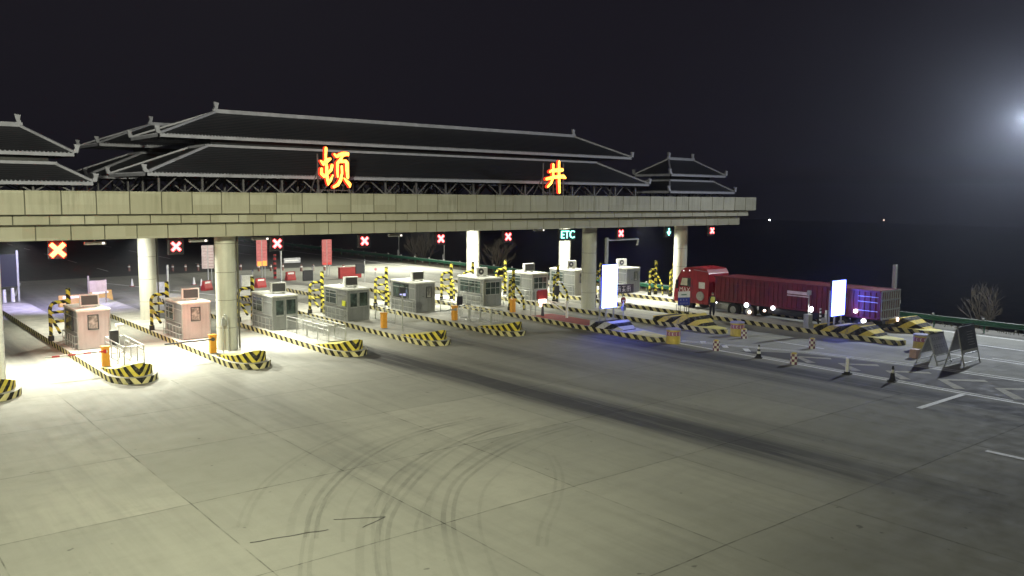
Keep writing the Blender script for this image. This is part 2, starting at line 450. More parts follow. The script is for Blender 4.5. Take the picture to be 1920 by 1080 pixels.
mb = MB(); mb.add([(42.0, 30.2, .008), (41.65, 12, .008), (46.7, 12, .008), (45.7, 21.5, .008), (44.3, 27.5, .008)], [(0, 1, 2, 3, 4)])
struct(mb.build('dark_gore_surface', 'asphalt_fill'))
mb = MB()
for k in range(6):
    y = 27.0 - 2.65 * k; x = 43.2 + .12 * k; dx = 1.0 + .16 * k
    strip([(x - dx, y - 1.5), (x, y), (x + dx, y - 1.5)], .5, ZP + .001, mb)
struct(mb.build('gore_chevrons', 'paint_cream'))
mb = MB()   # lines behind the station
for k, x in enumerate((-4, 1.6, 26, 38, 50)):
    for j in range(8): strip([(x, 103 + k + j * 15), (x, 108 + k + j * 15)], .15, ZP, mb)
strip([(10, 100), (10, 260)], .2, ZP, mb); strip([(58.5, 62), (58.5, 260)], .2, ZP, mb)
strip([(13.2, 84), (15.6, 96)], .2, ZP, mb); strip([(22, 92), (30.5, 66)], .22, ZP, mb)
struct(mb.build('far_road_lines', 'paint'))

# ------------------------------------------------------------------ toll islands
LANE = {'Z': 4.6, 'A': 10.5, 'B': 16.3, 'C': 22.1, 'D': 27.9, 'E': 33.9, 'F': 40.2, 'G': 46.0, 'H': 51.5, 'I': 57.1}
WD = 2.3; IH = .3
isl = {}
def make_island(key, y0, y1, nose, label):
    xc = LANE[key] + WD / 2; hw = WD / 2
    t = thing('toll_island', label, 'traffic island', (xc, y0, 0), 0, 'toll islands between the lanes')
    L = y1 - y0; m = MB()
    if nose == 'round':
        pts = [(hw * math.sin(a), 1.7 - 1.7 * math.cos(a)) for a in [R(90) * i / 8 for i in range(-8, 9)]]
    else:
        pts = [(-hw, 4.2), (-hw, 1.0), (-hw + .15, .2), (-.35, 0), (.1, .25), (hw, 4.2)]
    pts = pts + [(hw, L - 1), (hw - .5, L), (-hw + .5, L), (-hw, L - 1)]
    m.prism(pts, 0, IH, 0, 1)
    m.build('kerb_slab', ['concrete_top', 'stripe_curb'], t, .02)
    m = MB()
    if nose == 'round':
        n = 12; hw2 = hw - .2; y2 = .32
        out = [(hw2 * math.sin(a), y2 + 1.5 - 1.5 * math.cos(a)) for a in [R(90) * i / n for i in range(-n, n + 1)]]
        full = out + [(hw2, 3.4), (-hw2, 3.4)]
        def zt(x, y):
            if y < 1.0: return IH + .62 - .28 * (y - y2) / .7
            return max(IH + .03, IH + .36 - .33 * (y - 1.0) / 2.4)
        rows = []
        ys_ = [y2 + .02, .6, .85, 1.1, 1.5, 2.2, 3.4]
        def half(y):
            if y >= y2 + 1.5: return hw2
            return hw2 * math.sqrt(max(0, 1 - ((y2 + 1.5 - y) / 1.5) ** 2))
        P = []
        for y in ys_: P.append((y, half(y), zt(0, y)))
        for (ya, ha, za), (yb, hb, zb) in zip(P, P[1:]):
            m.quad((-ha, ya, za), (ha, ya, za), (hb, yb, zb), (-hb, yb, zb), 0)
            m.quad((-ha, ya, za), (-hb, yb, zb), (-hb, yb, IH - .05), (-ha, ya, IH - .05), 1)
            m.quad((ha, ya, IH - .05), (hb, yb, IH - .05), (hb, yb, zb), (ha, ya, za), 1)
        y, h, z = P[0]; m.quad((-h, y, IH - .05), (h, y, IH - .05), (h, y, z), (-h, y, z), 1)
        m.build('nose_block', ['yellow_top', 'stripe_nose'], t, .02)
    else:
        m = MB(); m.prism([(-hw + .05, 2.6), (-hw + .05, 1.1), (-hw + .2, .3), (-.35, .12), (.05, .35), (.5, 2.6)], IH, IH + .02, 0, 0)
        m.build('painted_tip', 'yellow_top', t)
        m = MB(); wy = {'F': 3.2, 'G': 1.4, 'H': 1.5, 'I': 1.0}[key]
        prof = [(wy, .25), (wy + .9, .72), (wy + 1.5, .98), (wy + 2.3, .78), (wy + 3.4, .66), (wy + 4.4, .62)] if key != 'F' else [(wy, .25), (wy + .8, .62), (wy + 1.3, .78), (wy + 2.0, .66), (wy + 2.8, .74)]
        def hh(y): return .5 + (hw - .55) * min(1, (y - wy) / 1.6)
        for (ya, za), (yb, zb) in zip(prof, prof[1:]):
            ha, hb = hh(ya), hh(yb)
            m.quad((-ha, ya, za), (ha, ya, za), (hb, yb, zb), (-hb, yb, zb), 0)
            m.quad((-ha - .05, ya, IH), (-ha, ya, za), (-hb, yb, zb), (-hb - .05, yb, IH), 0)
            m.quad((ha + .05, ya, IH), (hb + .05, yb, IH), (hb, yb, zb), (ha, ya, za), 0)
        y, z = prof[0]; h = hh(y); m.quad((-h, y, IH), (h, y, IH), (h, y, z), (-h, y, z), 0)
        y, z = prof[-1]; h = hh(y); m.quad((h, y, IH), (-h, y, IH), (-h, y, z), (h, y, z), 1)
        m.build('crash_wedge', ['stripe_wedge' if key != 'F' else 'stripe_wedge_pale', 'concrete_top'], t, .02)
    isl[key] = t
    return t
nm = {'Z': 'toll island with a yellow black nose cut off by the left edge of the photo',
      'A': 'striped toll island carrying the pink booth nearest the camera',
      'B': 'striped toll island with the front round column standing just behind its nose',
      'C': 'striped toll island with long steel railing in front of a glass doored booth',
      'D': 'striped toll island with one lone pole and an orange barrier box',
      'E': 'striped toll island with railing right behind its nose, last of the blunt noses',
      'F': 'long pointed toll island with a red painted strip and the big glowing board',
      'G': 'pointed toll island with a yellow wedge beside the blue notice sign',
      'H': 'pointed toll island carrying the narrow glowing board and a wedge before the truck',
      'I': 'pointed toll island with bright yellow wedge behind the truck tail'}
for k in 'ZABCDE': make_island(k, 41.9, 76 + random.random() * 2, 'round', nm[k])
make_island('F', 34.9, 77, 'point', nm['F']); make_island('G', 34.6, 77, 'point', nm['G'])
make_island('H', 25.2, 74, 'point', nm['H']); make_island('I', 25.4, 72, 'point', nm['I'])
m = MB(); m.prism([(-1.0, 6.4), (1.0, 6.4), (1.0, 12.2), (-1.0, 12.2)], IH, IH + .012); m.build('red_paint_patch', 'redpaint', isl['F'])

# ------------------------------------------------------------------ canopy
can = thing('toll_canopy', 'long pale panelled canopy on round columns spanning all toll lanes', 'canopy', (0, 0, 0))
CX0, CX1, CY0, CY1 = -26.0, 63.0, 44.0, 67.5
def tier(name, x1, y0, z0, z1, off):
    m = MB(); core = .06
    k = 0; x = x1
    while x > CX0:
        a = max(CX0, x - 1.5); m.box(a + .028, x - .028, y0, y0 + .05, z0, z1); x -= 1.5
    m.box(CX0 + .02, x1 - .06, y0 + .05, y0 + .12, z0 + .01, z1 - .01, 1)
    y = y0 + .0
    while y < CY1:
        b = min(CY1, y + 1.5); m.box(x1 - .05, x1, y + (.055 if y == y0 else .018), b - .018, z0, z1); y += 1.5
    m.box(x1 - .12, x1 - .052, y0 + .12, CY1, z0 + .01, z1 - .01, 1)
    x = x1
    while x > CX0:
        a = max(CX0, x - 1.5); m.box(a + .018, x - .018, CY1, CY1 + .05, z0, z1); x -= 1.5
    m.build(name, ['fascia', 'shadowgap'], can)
tier('upper_fascia', CX1, CY0, 7.97, 9.06, 0)
tier('middle_fascia', CX1 - .44, CY0 + .44, 7.49, 7.90, 0)
tier('lower_fascia', CX1 - .95, CY0 + .95, 6.72, 7.42, 0)
m = MB()
m.box(CX0, CX1 - .14, CY0 + .14, CY1 - .01, 7.93, 8.96); m.box(CX0, CX1 - .6, CY0 + .6, CY1 - .02, 7.44, 7.93); m.box(CX0, CX1 - 1.1, CY0 + 1.1, CY1 - .03, 6.76, 7.44)
m.build('roof_slab', 'shadowgap', can)
m = MB()
for i in range(int((CX1 - CX0) / 1.5)):
    for j in range(10):
        x0 = CX0 + i * 1.5; y0 = CY0 + 1.15 + j * 2.2
        if x0 + 1.5 < CX1 - 1.1: m.box(x0 + .01, x0 + 1.49, y0 + .01, y0 + 2.19, 6.735, 6.755)
m.build('soffit', 'soffit', can)
for x, y in ((17.75, 47.0), (46.9, 47.9), (58.0, 48.0), (-12, 47), (17.75, 61.5), (46.2, 62.2), (57.5, 62.2), (-12, 62)):
    m = MB(); r = .57
    z = 0
    for h in (1.55, 1.55, 1.55, 1.6):
        m.cyl((x, y, max(z, 0) + (.0 if z == 0 else .012)), (x, y, z + h - .012), r, r, 32); m.cyl((x, y, z + h - .012), (x, y, z + h + .012), r - .02, r - .02, 32, 1); z += h
    m.cyl((x, y, z + .012), (x, y, 6.76), r, r, 32)
    m.tube([(x + r + .07, y - .15, .2), (x + r + .07, y - .15, 6.7)], .055, 8, 1)
    m.build('column', ['column', 'shadowgap'], can)

# pagoda roofs --------------------------------------------------------
def pagoda(label, xc, hwL, yf, depth, zE, hwT, dyT, zT, hwU, insU, zU, hwR, zR, supports=True):
    t = thing('pagoda_roof', label, 'roof', (xc, yf, 0), 0, 'double eaved pagoda roofs on the canopy')
    D = depth; dU = D - 2 * insU; yr = D / 2
    m = MB()   # lower skirt
    def skirt(m, a, y0, y1, z0, b, y2, y3, z1):
        A = [(-a, y0, z0), (a, y0, z0), (a, y1, z0), (-a, y1, z0)]; B = [(-b, y2, z1), (b, y2, z1), (b, y3, z1), (-b, y3, z1)]
        for i in range(4): m.quad(A[i], A[(i + 1) % 4], B[(i + 1) % 4], B[i])
        m.quad(*B); m.quad(A[3], A[2], A[1], A[0])
        return A, B
    A, B = skirt(m, hwL, 0, D, zE + .12, hwT, dyT, D - dyT, zT); m.build('lower_roof', 'tile', t)
    m = MB(); A2, B2 = skirt(m, hwU, insU, D - insU, zU + .12, hwR, yr - .05, yr + .05, zR); m.build('upper_roof', 'tile', t)
    m = MB(); m.box(-hwT + .3, hwT - .3, dyT + .2, D - dyT - .2, zT - .05, zU + .1); m.build('clerestory_wall', 'dark', t)
    def eave(a, y0, y1, z, nm_):
        m = MB(); h = .15
        for p, q in (((-a, y0), (a, y0)), ((a, y0), (a, y1)), ((a, y1), (-a, y1)), ((-a, y1), (-a, y0))):
            L = math.hypot(q[0] - p[0], q[1] - p[1]); ux, uy = (q[0] - p[0]) / L, (q[1] - p[1]) / L
            m.beam((p[0] - ux * .04, p[1] - uy * .04, z), (q[0] + ux * .04, q[1] + uy * .04, z), .08, .16)
            k = int(L / .18)
            for i in range(k):
                c = (i + .5) * L / k; x_, y_ = p[0] + ux * c, p[1] + uy * c
                m.cyl((x_ + uy * .05, y_ - ux * .05, z + .1), (x_ - uy * .25, y_ + ux * .25, z + .13), .035, .035, 6)
        m.build(nm_, 'trim', t)
    eave(hwL, 0, D, zE + .02, 'lower_eave'); eave(hwU, insU, D - insU, zU + .02, 'upper_eave')
    def fin(p, s, dx):
        m = MB(); x, y, z = p
        m.add([(x - .12, y - .1, z), (x + .12, y - .1, z), (x + .12, y + .1, z), (x - .12, y + .1, z), (x - .09 + dx * .1, y - .07, z + s * .6), (x + .09 + dx * .1, y - .07, z + s * .6), (x + .09 + dx * .1, y + .07, z + s * .6), (x - .09 + dx * .1, y + .07, z + s * .6),
               (x + dx * .1 - .14, y - .08, z + s), (x + dx * .1 + .14, y - .08, z + s * .92), (x + dx * .1 + .14, y + .08, z + s * .92), (x + dx * .1 - .14, y + .08, z + s)],
              [(0,1,5,4),(1,2,6,5),(2,3,7,6),(3,0,4,7),(4,5,9,8),(5,6,10,9),(6,7,11,10),(7,4,8,11),(8,9,10,11),(3,2,1,0)])
        m.build('finial', 'trim', t)
    for i in range(4):
        m = MB(); m.beam(A[i], B[i], .14, .16); m.build('hip_cap', 'trim', t)
        m = MB(); m.beam(A2[i], B2[i], .14, .16); m.build('hip_cap', 'trim', t)
        sx = 1 if A[i][0] > 0 else -1
        fin((A[i][0], A[i][1], A[i][2]), .42, sx); fin((A2[i][0], A2[i][1], A2[i][2]), .42, sx)
    m = MB(); m.beam((-hwR - .1, yr, zR + .08), (hwR + .1, yr, zR + .08), .18, .22); m.build('ridge_cap', 'trim', t)
    fin((-hwR, yr, zR), .6, 1); fin((hwR, yr, zR), .6, -1)
    m = MB(); m.beam((-hwT, dyT, zT + .05), (hwT, dyT, zT + .05), .12, .14); m.beam((-hwT, D - dyT, zT + .05), (hwT, D - dyT, zT + .05), .12, .14)
    m.beam((-hwT, dyT, zT + .05), (-hwT, D - dyT, zT + .05), .12, .14); m.beam((hwT, dyT, zT + .05), (hwT, D - dyT, zT + .05), .12, .14); m.build('skirt_ridge', 'trim', t)
    m = MB(); rr = random.Random(int(xc * 10))
    n = max(4, int(2 * hwT / 1.9))
    for row, y in enumerate((.7, D * .5, D - .7)):
        for i in range(n + 1):
            x = -hwL + .8 + (2 * hwL - 1.6) * i / n
            m.beam((x, y, 9.0), (x, y, zE + .1), .1, .1)
            if supports and i < n:
                x2 = -hwL + .8 + (2 * hwL - 1.6) * (i + 1) / n
                k = rr.random()
                m.beam((x, y, 9.0), ((x + x2) / 2, y, zE + .1), .07, .07); m.beam((x2, y, 9.0), ((x + x2) / 2, y + .3, zE + .1), .07, .07)
                if i % 2: m.beam((x, y + .5, 9.0), (x + .8, y + 1.2, zE), .08, .08)
        m.beam((-hwL + .6, y, zE + .06), (hwL - .6, y, zE + .06), .12, .12)
    for i in range(int(hwL * 2 / 1.2)):
        x = -hwL + .5 + i * 1.2; m.beam((x, .15, zE - .03), (x, D - .15, zE - .03), .12, .12)
    m.build('steel_truss', 'truss', t)
    return t
big = (32.45, 19.05, 46.0, 7.0, 9.93, 15.2, 2.0, 11.60, 18.05, 1.0, 12.0, 14.15, 13.62)
pagoda('long central double eaved roof along the canopy front behind the red letters', *big)
b2 = list(big); b2[2] = 58.2
pagoda('long rear roof mostly hidden behind the central one, corner showing at its left', *b2)
sm = (58.3, 4.3, 46.0, 5.0, 9.40, 2.9, 1.2, 10.36, 3.62, .5, 10.8, 1.65, 12.2)
pagoda('small double eaved roof at the right end of the canopy', *sm)
s2 = list(sm); s2[0] = 6.6; pagoda('small double eaved roof at the left, cut by the photo edge', *s2)

# glowing characters --------------------------------------------------
def char_sign(strokes, sx, sz, ox, oz, loc, label, W_):
    t = thing('rooftop_letter', label, 'sign letter', loc, 0, 'glowing characters standing on the canopy edge')
    m = MB(); k = 0
    for st in strokes:
        P = [((a - ox) * sx, (oz - b) * sz, w * (sx + sz) / 4) for a, b, w in st]
        y0 = -.09 - .004 * k; k += 1
        for (x, z, r) in P:
            n = 12; ring = [(x + r * math.cos(2 * math.pi * i / n), z + r * math.sin(2 * math.pi * i / n)) for i in range(n)]
            m.add([(a, y0 - .001 * (P.index((x, z, r)) % 3), b) for a, b in ring] + [(a, .09, b) for a, b in ring], [tuple(range(n))], 0)
            ring = [(x + (a - x) * (1 + .028 / r), z + (b - z) * (1 + .028 / r)) for a, b in ring]; m.add([(a, y0 + .05, b) for a, b in ring] + [(a, .09, b) for a, b in ring], [(i, n + i, n + (i + 1) % n, (i + 1) % n) for i in range(n)] + [tuple(range(2 * n - 1, n - 1, -1)), tuple(range(n))], 1)
        for (xa, za, ra), (xb, zb, rb) in zip(P, P[1:]):
            L = math.hypot(xb - xa, zb - za) or 1; nx, nz = -(zb - za) / L, (xb - xa) / L; y0 -= .0006
            q = [(xa + nx * ra, za + nz * ra), (xa - nx * ra, za - nz * ra), (xb - nx * rb, zb - nz * rb), (xb + nx * rb, zb + nz * rb)]
            m.add([(a, y0, b) for a, b in q], [(0, 1, 2, 3)], 0)
            ra += .028; rb += .028; q = [(xa + nx * ra, za + nz * ra), (xa - nx * ra, za - nz * ra), (xb - nx * rb, zb - nz * rb), (xb + nx * rb, zb + nz * rb)]
            m.add([(a, y0 + .052, b) for a, b in q] + [(a, .088, b) for a, b in q], [(0, 1, 2, 3), (0, 4, 5, 1), (1, 5, 6, 2), (2, 6, 7, 3), (3, 7, 4, 0), (7, 6, 5, 4)], 1)
    m.build('character', ['led_letter', 'letter_side'], t)
    m = MB()
    for x in (0.02, W_ * .5, W_ - .05): m.beam((x, .2, 0), (x, .2, 2.2), .07, .07)
    for z in (.18, 1.2): m.beam((-.05, .24, z), (W_, .24, z), .05, .05)
    for x in (0.02, W_ - .05): m.beam((x, .2, 1.3), (x, 1.2, 0), .05, .05)
    m.build('support_frame', 'truss', t)
S1 = [[(203,115,55),(195,300,45),(212,480,58),(208,640,62),(240,800,60),(236,850,16)],
      [(100,372,34),(150,430,60),(205,370,90),(285,322,46)],
      [(108,530,55),(106,620,60),(155,672,62),(225,620,55),(300,540,55),(318,455,60)],
      [(240,830,30),(285,750,52),(330,650,28)],
      [(368,228,40),(412,272,48),(470,240,70),(560,215,92),(640,205,60),(652,238,30)],
      [(520,270,60),(478,345,55),(428,400,58),(422,540,48),(430,672,40)],
      [(470,365,60),(600,362,62),(622,400,78),(622,520,76),(632,690,56)],
      [(512,470,48),(518,600,46),(486,740,62),(430,835,62),(345,885,48)],
      [(552,700,16),(612,765,56),(670,825,70),(674,872,36)]]
S2 = [[(405,250,56),(405,400,56),(402,560,60),(362,700,56),(278,798,44)],
      [(540,175,60),(540,400,66),(545,620,68),(562,930,58)],
      [(325,425,50),(360,400,50),(400,395,66),(530,380,76),(620,370,70)],
      [(245,608,56),(380,570,60),(530,540,70),(650,535,80),(700,568,40)]]
char_sign(S1, .0335 / 10.8, .0302 / 10.8, 70, 1015, (22.25, 44.45, 9.06), 'glowing yellow character of two halves, left one of the rooftop pair', 2.05)
char_sign(S2, .0495 / 12.7, .0350 / 12.7, 225, 1015, (39.15, 44.45, 9.06), 'glowing yellow character like a hash sign, right one of the rooftop pair', 1.95)

# ------------------------------------------------------------------ lane signals
def signal(kind, x, y, z, label, mat, s=1.0):
    t = thing('lane_signal', label, 'lane signal', (x, y, z), 0, 'lane control lights under the canopy edge')
    if x < 16:
        m = MB(); m.beam((-.25 * s, .27, -.25 * s), (.25 * s, .27, .25 * s), .03, .17 * s); m.beam((-.25 * s, .276, .25 * s), (.25 * s, .276, -.25 * s), .03, .17 * s); m.build('added_rear_cross', mat, t)  # added glowing cross, throws red light back onto the booths
    m = MB(); w = .4 if kind != 'etc' else .8; k_ = 1.25 if s > 1 else 1.0
    m.box(-w, w, .05, .25, -.42, .42); m.build('housing', 'dark', t, .02)
    m = MB(); m.cyl((-w * .5, .15, .42), (-w * .5, .15, 6.72 - z), .03, .03, 8); m.cyl((w * .5, .15, .42), (w * .5, .15, 6.72 - z), .03, .03, 8); m.build('hanger', 'steel_dull', t)
    m = MB()
    if kind == 'x':
        m.beam((-.25 * s, .02, -.25 * s), (.25 * s, .02, .25 * s), .04, .17 * s); m.beam((-.25 * s, .014, .25 * s), (.25 * s, .014, -.25 * s), .04, .17 * s)
        m.build('lit_cross', mat, t)
    elif kind == 'arrow':
        m.beam((0, .02, -.02), (0, .02, .3), .04, .12); m.prof([(.0, 0)], 0, 0) if 0 else None
        m.add([(-.24, .0, .02), (0, .0, -.3), (.24, .0, .02), (-.24, .04, .02), (0, .04, -.3), (.24, .04, .02)], [(0, 1, 2), (5, 4, 3), (0, 3, 4, 1), (1, 4, 5, 2), (2, 5, 3, 0)])
        m.build('lit_arrow', mat, t)
    else:
        text_mesh('ETC', .78, 'lit_letters', mat, t, (0, .02, 0), (R(90), 0, 0), .02)
    return t
pos = [9.1 + 5.58 * i for i in range(10)]
lab = ['big flaring red cross light at the far left under the canopy', 'red cross light between the back column and the front column at left', 'red cross light beside a pale pole, just right of the front column', 'red cross light hanging alone over the lane of the two screens on poles',
       'red cross light in front of the thick bare bush', 'red cross light between the white back column and the ETC sign', 'green ETC sign glowing beside the front column', 'small red cross light above the arm of the L shaped camera pole', 'small green arrow light beside the column over the truck cab', 'small red cross light at the right end of the canopy']
for i, x in enumerate(pos):
    kind = 'etc' if i == 6 else 'arrow' if i == 8 else 'x'
    Y = (42.9 if i == 0 else 45.6) + 0.6; Y = 45.7
    zz = 6.25 if i else 6.12
    signal(kind, x, Y, 6.22, lab[i], 'sig_green' if kind != 'x' else ('sig_red_hot' if i == 0 else 'sig_red'), 1.2 if i == 0 else .85)

# ------------------------------------------------------------------ booths
def booth(kind, x0, yf, w, d, h, label, side='win'):
    t = thing('toll_booth', label, 'toll booth', (x0 + w / 2, yf, IH), 0, 'steel toll booths on the islands')
    hw = w / 2; fm = 'clad_white' if kind == 'white' else 'clad'
    m = MB(); m.box(-hw, hw, .02, d, 0, h - .12); m.build('body', 'clad', t, .01)
    m = MB(); m.box(-hw - .05, hw + .05, -.05, d + .05, h - .12, h + .0); m.build('roof', ['roofwhite'], t, .015)
    m = MB(); m.box(-hw, hw, -.012, .015, .06, h - .13)
    m.build('front_panel', fm, t)
    m = MB()   # corner posts and frieze line
    for sx in (-1, 1): m.box(sx * hw - .035, sx * hw + .035, -.03, .03, 0, h - .13)
    m.box(-hw - .03, -hw + .02, d - .06, d + .02, 0, h - .13)
    m.beam((-hw - .012, .03, h - .48), (-hw - .012, d, h - .48), .03, .05); m.beam((-hw - .012, .03, .95), (-hw - .012, d, .95), .03, .05)
    m.build('corner_trim', 'steel', t)
    def window(a, b, z0, z1, face, frame='steel', gl='glass', mull=(), trans=()):
        m = MB(); g = MB(); fw = .045
        if face == 'f':
            P = lambda u0, u1, v0, v1, q: (u0, u1, -.05 + q, -.014 + q * .2, v0, v1)
        else:
            P = lambda u0, u1, v0, v1, q: (-hw - .045 + q, -hw - .003, u0, u1, v0, v1)
        g.box(*P(a, b, z0, z1, .022))
        for q in ((a - fw, b + fw, z1, z1 + fw), (a - fw, b + fw, z0 - fw, z0), (a - fw, a, z0, z1), (b, b + fw, z0, z1)): m.box(*P(*q, 0))
        for u in mull: m.box(*P(u - .02, u + .02, z0, z1, .004))
        for v in trans: m.box(*P(a, b, v - .02, v + .02, .007))
        f = m.build('window_frame', frame, t); g.build('pane', gl, f)
    if kind == 'white': window(-.28, .2, 1.15, 1.9, 'f', 'dark', 'glass2')
    elif kind == 'small': window(.15, .5, 1.1, 1.85, 'f', 'dark', 'glass2')
    elif kind == 'glass':
        m = MB(); m.box(-.72, -.02, -.045, -.014, .05, 2.02); dr = m.build('door', 'clad', t, .01)
        g = MB(); g.box(-.62, -.12, -.06, -.047, 1.0, 1.92); g.build('pane', 'glass', dr)
        hnd = MB(); hnd.box(-.62, -.12, -.085, -.062, .9, .95); hnd.cyl((-.07, -.09, 1.0), (-.07, -.09, 1.25), .015, .015, 8); hnd.build('handle', 'steel', dr)
        window(.08, .72, 1.0, 1.95, 'f')
    elif kind == 'wide': window(-.7, .7, .95, 1.9, 'f', 'steel', 'glass', (-.2, .3), (1.45,))
    if side == 'win':
        window(1.55, d - .2, 1.08, 1.95, 's', 'steel', 'glass', (d - .75,), (1.5,))
    elif side == 'dark': window(1.0, d - .35, 1.0, 2.0, 's', 'dark', 'glass', (d - 1.2,))
    elif side == 'full': window(.4, d - .3, 1.0, 1.95, 's', 'steel', 'glass', (1.1, 1.9), (1.5,))
    m = MB()    # tubular guard rails along the lane side
    for z in (.35, .78):
        m.tube([(-hw - .16, .15, z), (-hw - .16, d - .1, z)], .028); m.tube([(-hw - .16, .15, z), (-hw - .02, .15, z)], .028); m.tube([(-hw - .16, d - .1, z), (-hw - .02, d - .1, z)], .028)
    for k in range(6): m.cyl((-hw - .16, .15 + k * (d - .25) / 5, 0), (-hw - .16, .15 + k * (d - .25) / 5, .78), .02, .02, 8)
    m.build('side_guard_rail', 'steel', t)
    return t
def ac(x, y, z, label, style, rz=0):
    t = thing('air_conditioner', label, 'air conditioner', (x, y, z), rz, 'air conditioner units on the booth roofs')
    m = MB(); m.box(-.5, .5, -.18, .18, .06, .72); m.build('casing', 'white', t, .03)
    m = MB(); m.box(-.36, -.3, -.2, .2, 0, .06); m.box(.3, .36, -.2, .2, 0, .06); m.build('feet', 'steel_dull', t)
    m = MB()
    if style == 'grille':
        m.box(-.42, .42, -.205, -.183, .14, .66)
        for k in range(6): m.box(-.42, .42, -.215, -.207, .17 + k * .08, .19 + k * .08)
        m.build('grille', 'grille', t)
    else:
        m.cyl((-.1, -.205, .4), (-.1, -.183, .4), .25, .25, 20); m.build('fan_grille', 'grille', t)
        m = MB(); m.cyl((-.1, -.22, .4), (-.1, -.207, .4), .08, .08, 10); m.build('fan_hub', 'white', t)
    return t
B = [('A', 'white', 11.0, 51.2, 1.65, 3.1, 2.25, 'pinkish booth nearest the camera with round cornered front window', 'dark', 'grille', 'blank grille air conditioner on the pinkish booth nearest the camera'),
     ('B', 'white', 16.65, 51.2, 1.65, 3.1, 2.25, 'booth with an orange red glow on its front, behind the front column', 'win', 'grille', 'dark grilled air conditioner on the booth behind the front column'),
     ('C', 'glass', 22.4, 51.5, 1.7, 3.2, 2.25, 'grey booth with dark glass door, right of the front column', 'win', 'grille', 'air conditioner on the grey booth just right of the front column'),
     ('D', 'glass', 28.2, 52.4, 1.7, 3.3, 2.25, 'grey booth with a yellow sticker on its lane side', 'win', 'grille', 'air conditioner on the booth with the yellow sticker'),
     ('E', 'small', 34.4, 53.4, 1.7, 3.4, 2.25, 'booth with a glowing screen in its side window', 'dark', 'grille', 'dark faced air conditioner on the booth with the glowing screen'),
     ('F', 'wide', 40.6, 53.2, 1.75, 3.4, 2.25, 'glassy booth in front of the white back column', 'full', 'fan', 'round fanned air conditioner left of the white back column'),
     ('G', 'wide', 46.5, 54.2, 1.7, 3.3, 2.25, 'booth behind the striped frames with a boxy unit on top', 'win', 'grille', 'boxy white air conditioner against the dark sky, left of the ETC column'),
     ('H', 'white', 51.8, 54.6, 1.75, 3.3, 2.25, 'pale booth partly hidden by the front column under the ETC sign', 'win', 'fan', 'round fanned air conditioner between the two columns below the ETC sign'),
     ('I', 'small', 57.3, 53.6, 1.75, 3.2, 2.25, 'overlit booth behind the big glowing board', 'win', 'fan', 'small fanned air conditioner above the big glowing board')]
bo = {}
for k, kind, x0, yf, w, d, h, l, side, st, acl in B:
    bo[k] = booth(kind, x0, yf, w, d, h, l, side)
    ac(x0 + w * .55, yf + (1.2 if k in 'ABCDE' else 1.6), IH + h, acl, st, R(-8))
m = MB(); m.box(-.9 - .06, -.9 - .0, .15, .55, 1.05, 1.4); s_ = m.build('sticker', plain('yellow_sticker', (.6, .62, .05), .5), bo['D'])
m = MB(); m.box(-.895 - .075, -.93, 1.25, 2.0, 1.15, 1.6); m.build('glowing_screen', 'screen', bo['E'])

# pipe guard frames ----------------------------------------------------
def pipe_frame(x, y, label, rz=0, hi=3.05, mirror=1):
    t = thing('pipe_guard', label, 'guard frame', (x, y, IH), rz, 'yellow and black pipe guards beside the booths')
    s = mirror; m = MB(); r = .1
    m.cyl((.45 * s, 0, 0), (.45 * s, 0, hi), .125, .125, 12); m.build('tall_post', 'stripe_post', t)
    m = MB(); m.tube([(-.55 * s, 0, 0), (-.55 * s, 0, 1.9), (-.48 * s, 0, 2.12), (-.3 * s, 0, 2.25), (.45 * s, 0, 2.28)], r, 10); m.build('bent_post', 'stripe_post', t)
    m = MB(); m.tube([(-.55 * s, 0, 1.65), (.45 * s, 0, 1.7)], r * .8, 10); m.tube([(-.55 * s, 0, 1.1), (.45 * s, 0, 1.15)], r * .8, 10); m.build('crossbar', 'stripe_post', t)
    m = MB(); m.tube([(.45 * s, 0, 2.0), (.1 * s, -.9, .9), (.05 * s, -1.0, 0)], r * .8, 10); m.tube([(-.55 * s, 0, 1.5), (-.2 * s, -.7, .5)], r * .8, 10); m.build('brace', 'stripe_post', t)
    m = MB()
    for px, py in ((.45 * s, 0), (-.55 * s, 0)): m.cyl((px, py, 0), (px, py, .3), .165, .16, 12)
    m.build('base_sleeve', 'rubber', t)
    return t
p0 = pipe_frame(11.05, 55.6, 'pipe guard left of the pinkish booth nearest the camera')
for x, y, l, rz in ((16.95, 56.3, 'pipe guard left of the booth behind the front column', 0), (22.75, 56.6, 'pipe guard squeezed between the front column and the grey booth', 0),
                (28.5, 57.6, 'pipe guard left of the booth with the yellow sticker', 0), (34.4, 58.3, 'pipe guard left of the booth with the glowing screen', 0),
                (41.0, 58.8, 'pipe guard between the screen booth and the glassy booth', 0), (43.1, 58.6, 'single tall pipe guard far behind the screen booth', 0),
                (41.5, 50.8, 'tangled pipe guard right in front of the glassy booth', R(35)), (46.9, 58.9, 'pipe guard behind the boxy unit booth', 0),
                (47.2, 52.0, 'pipe guard in front of the booth below the boxy air conditioner', R(30)), (49.6, 52.6, 'pipe guard just left of the front column under the ETC sign', R(20)), (52.5, 52.4, 'pipe guard between the front column and the big glowing board', R(20)),
                (58.2, 51.2, 'pipe guard right of the overlit booth', R(10)), (58.9, 49.6, 'pipe guard with white caps near the truck cab', R(25))):
    if x == 49.6: continue
    dup(p0, l, (x, y, IH), rz)

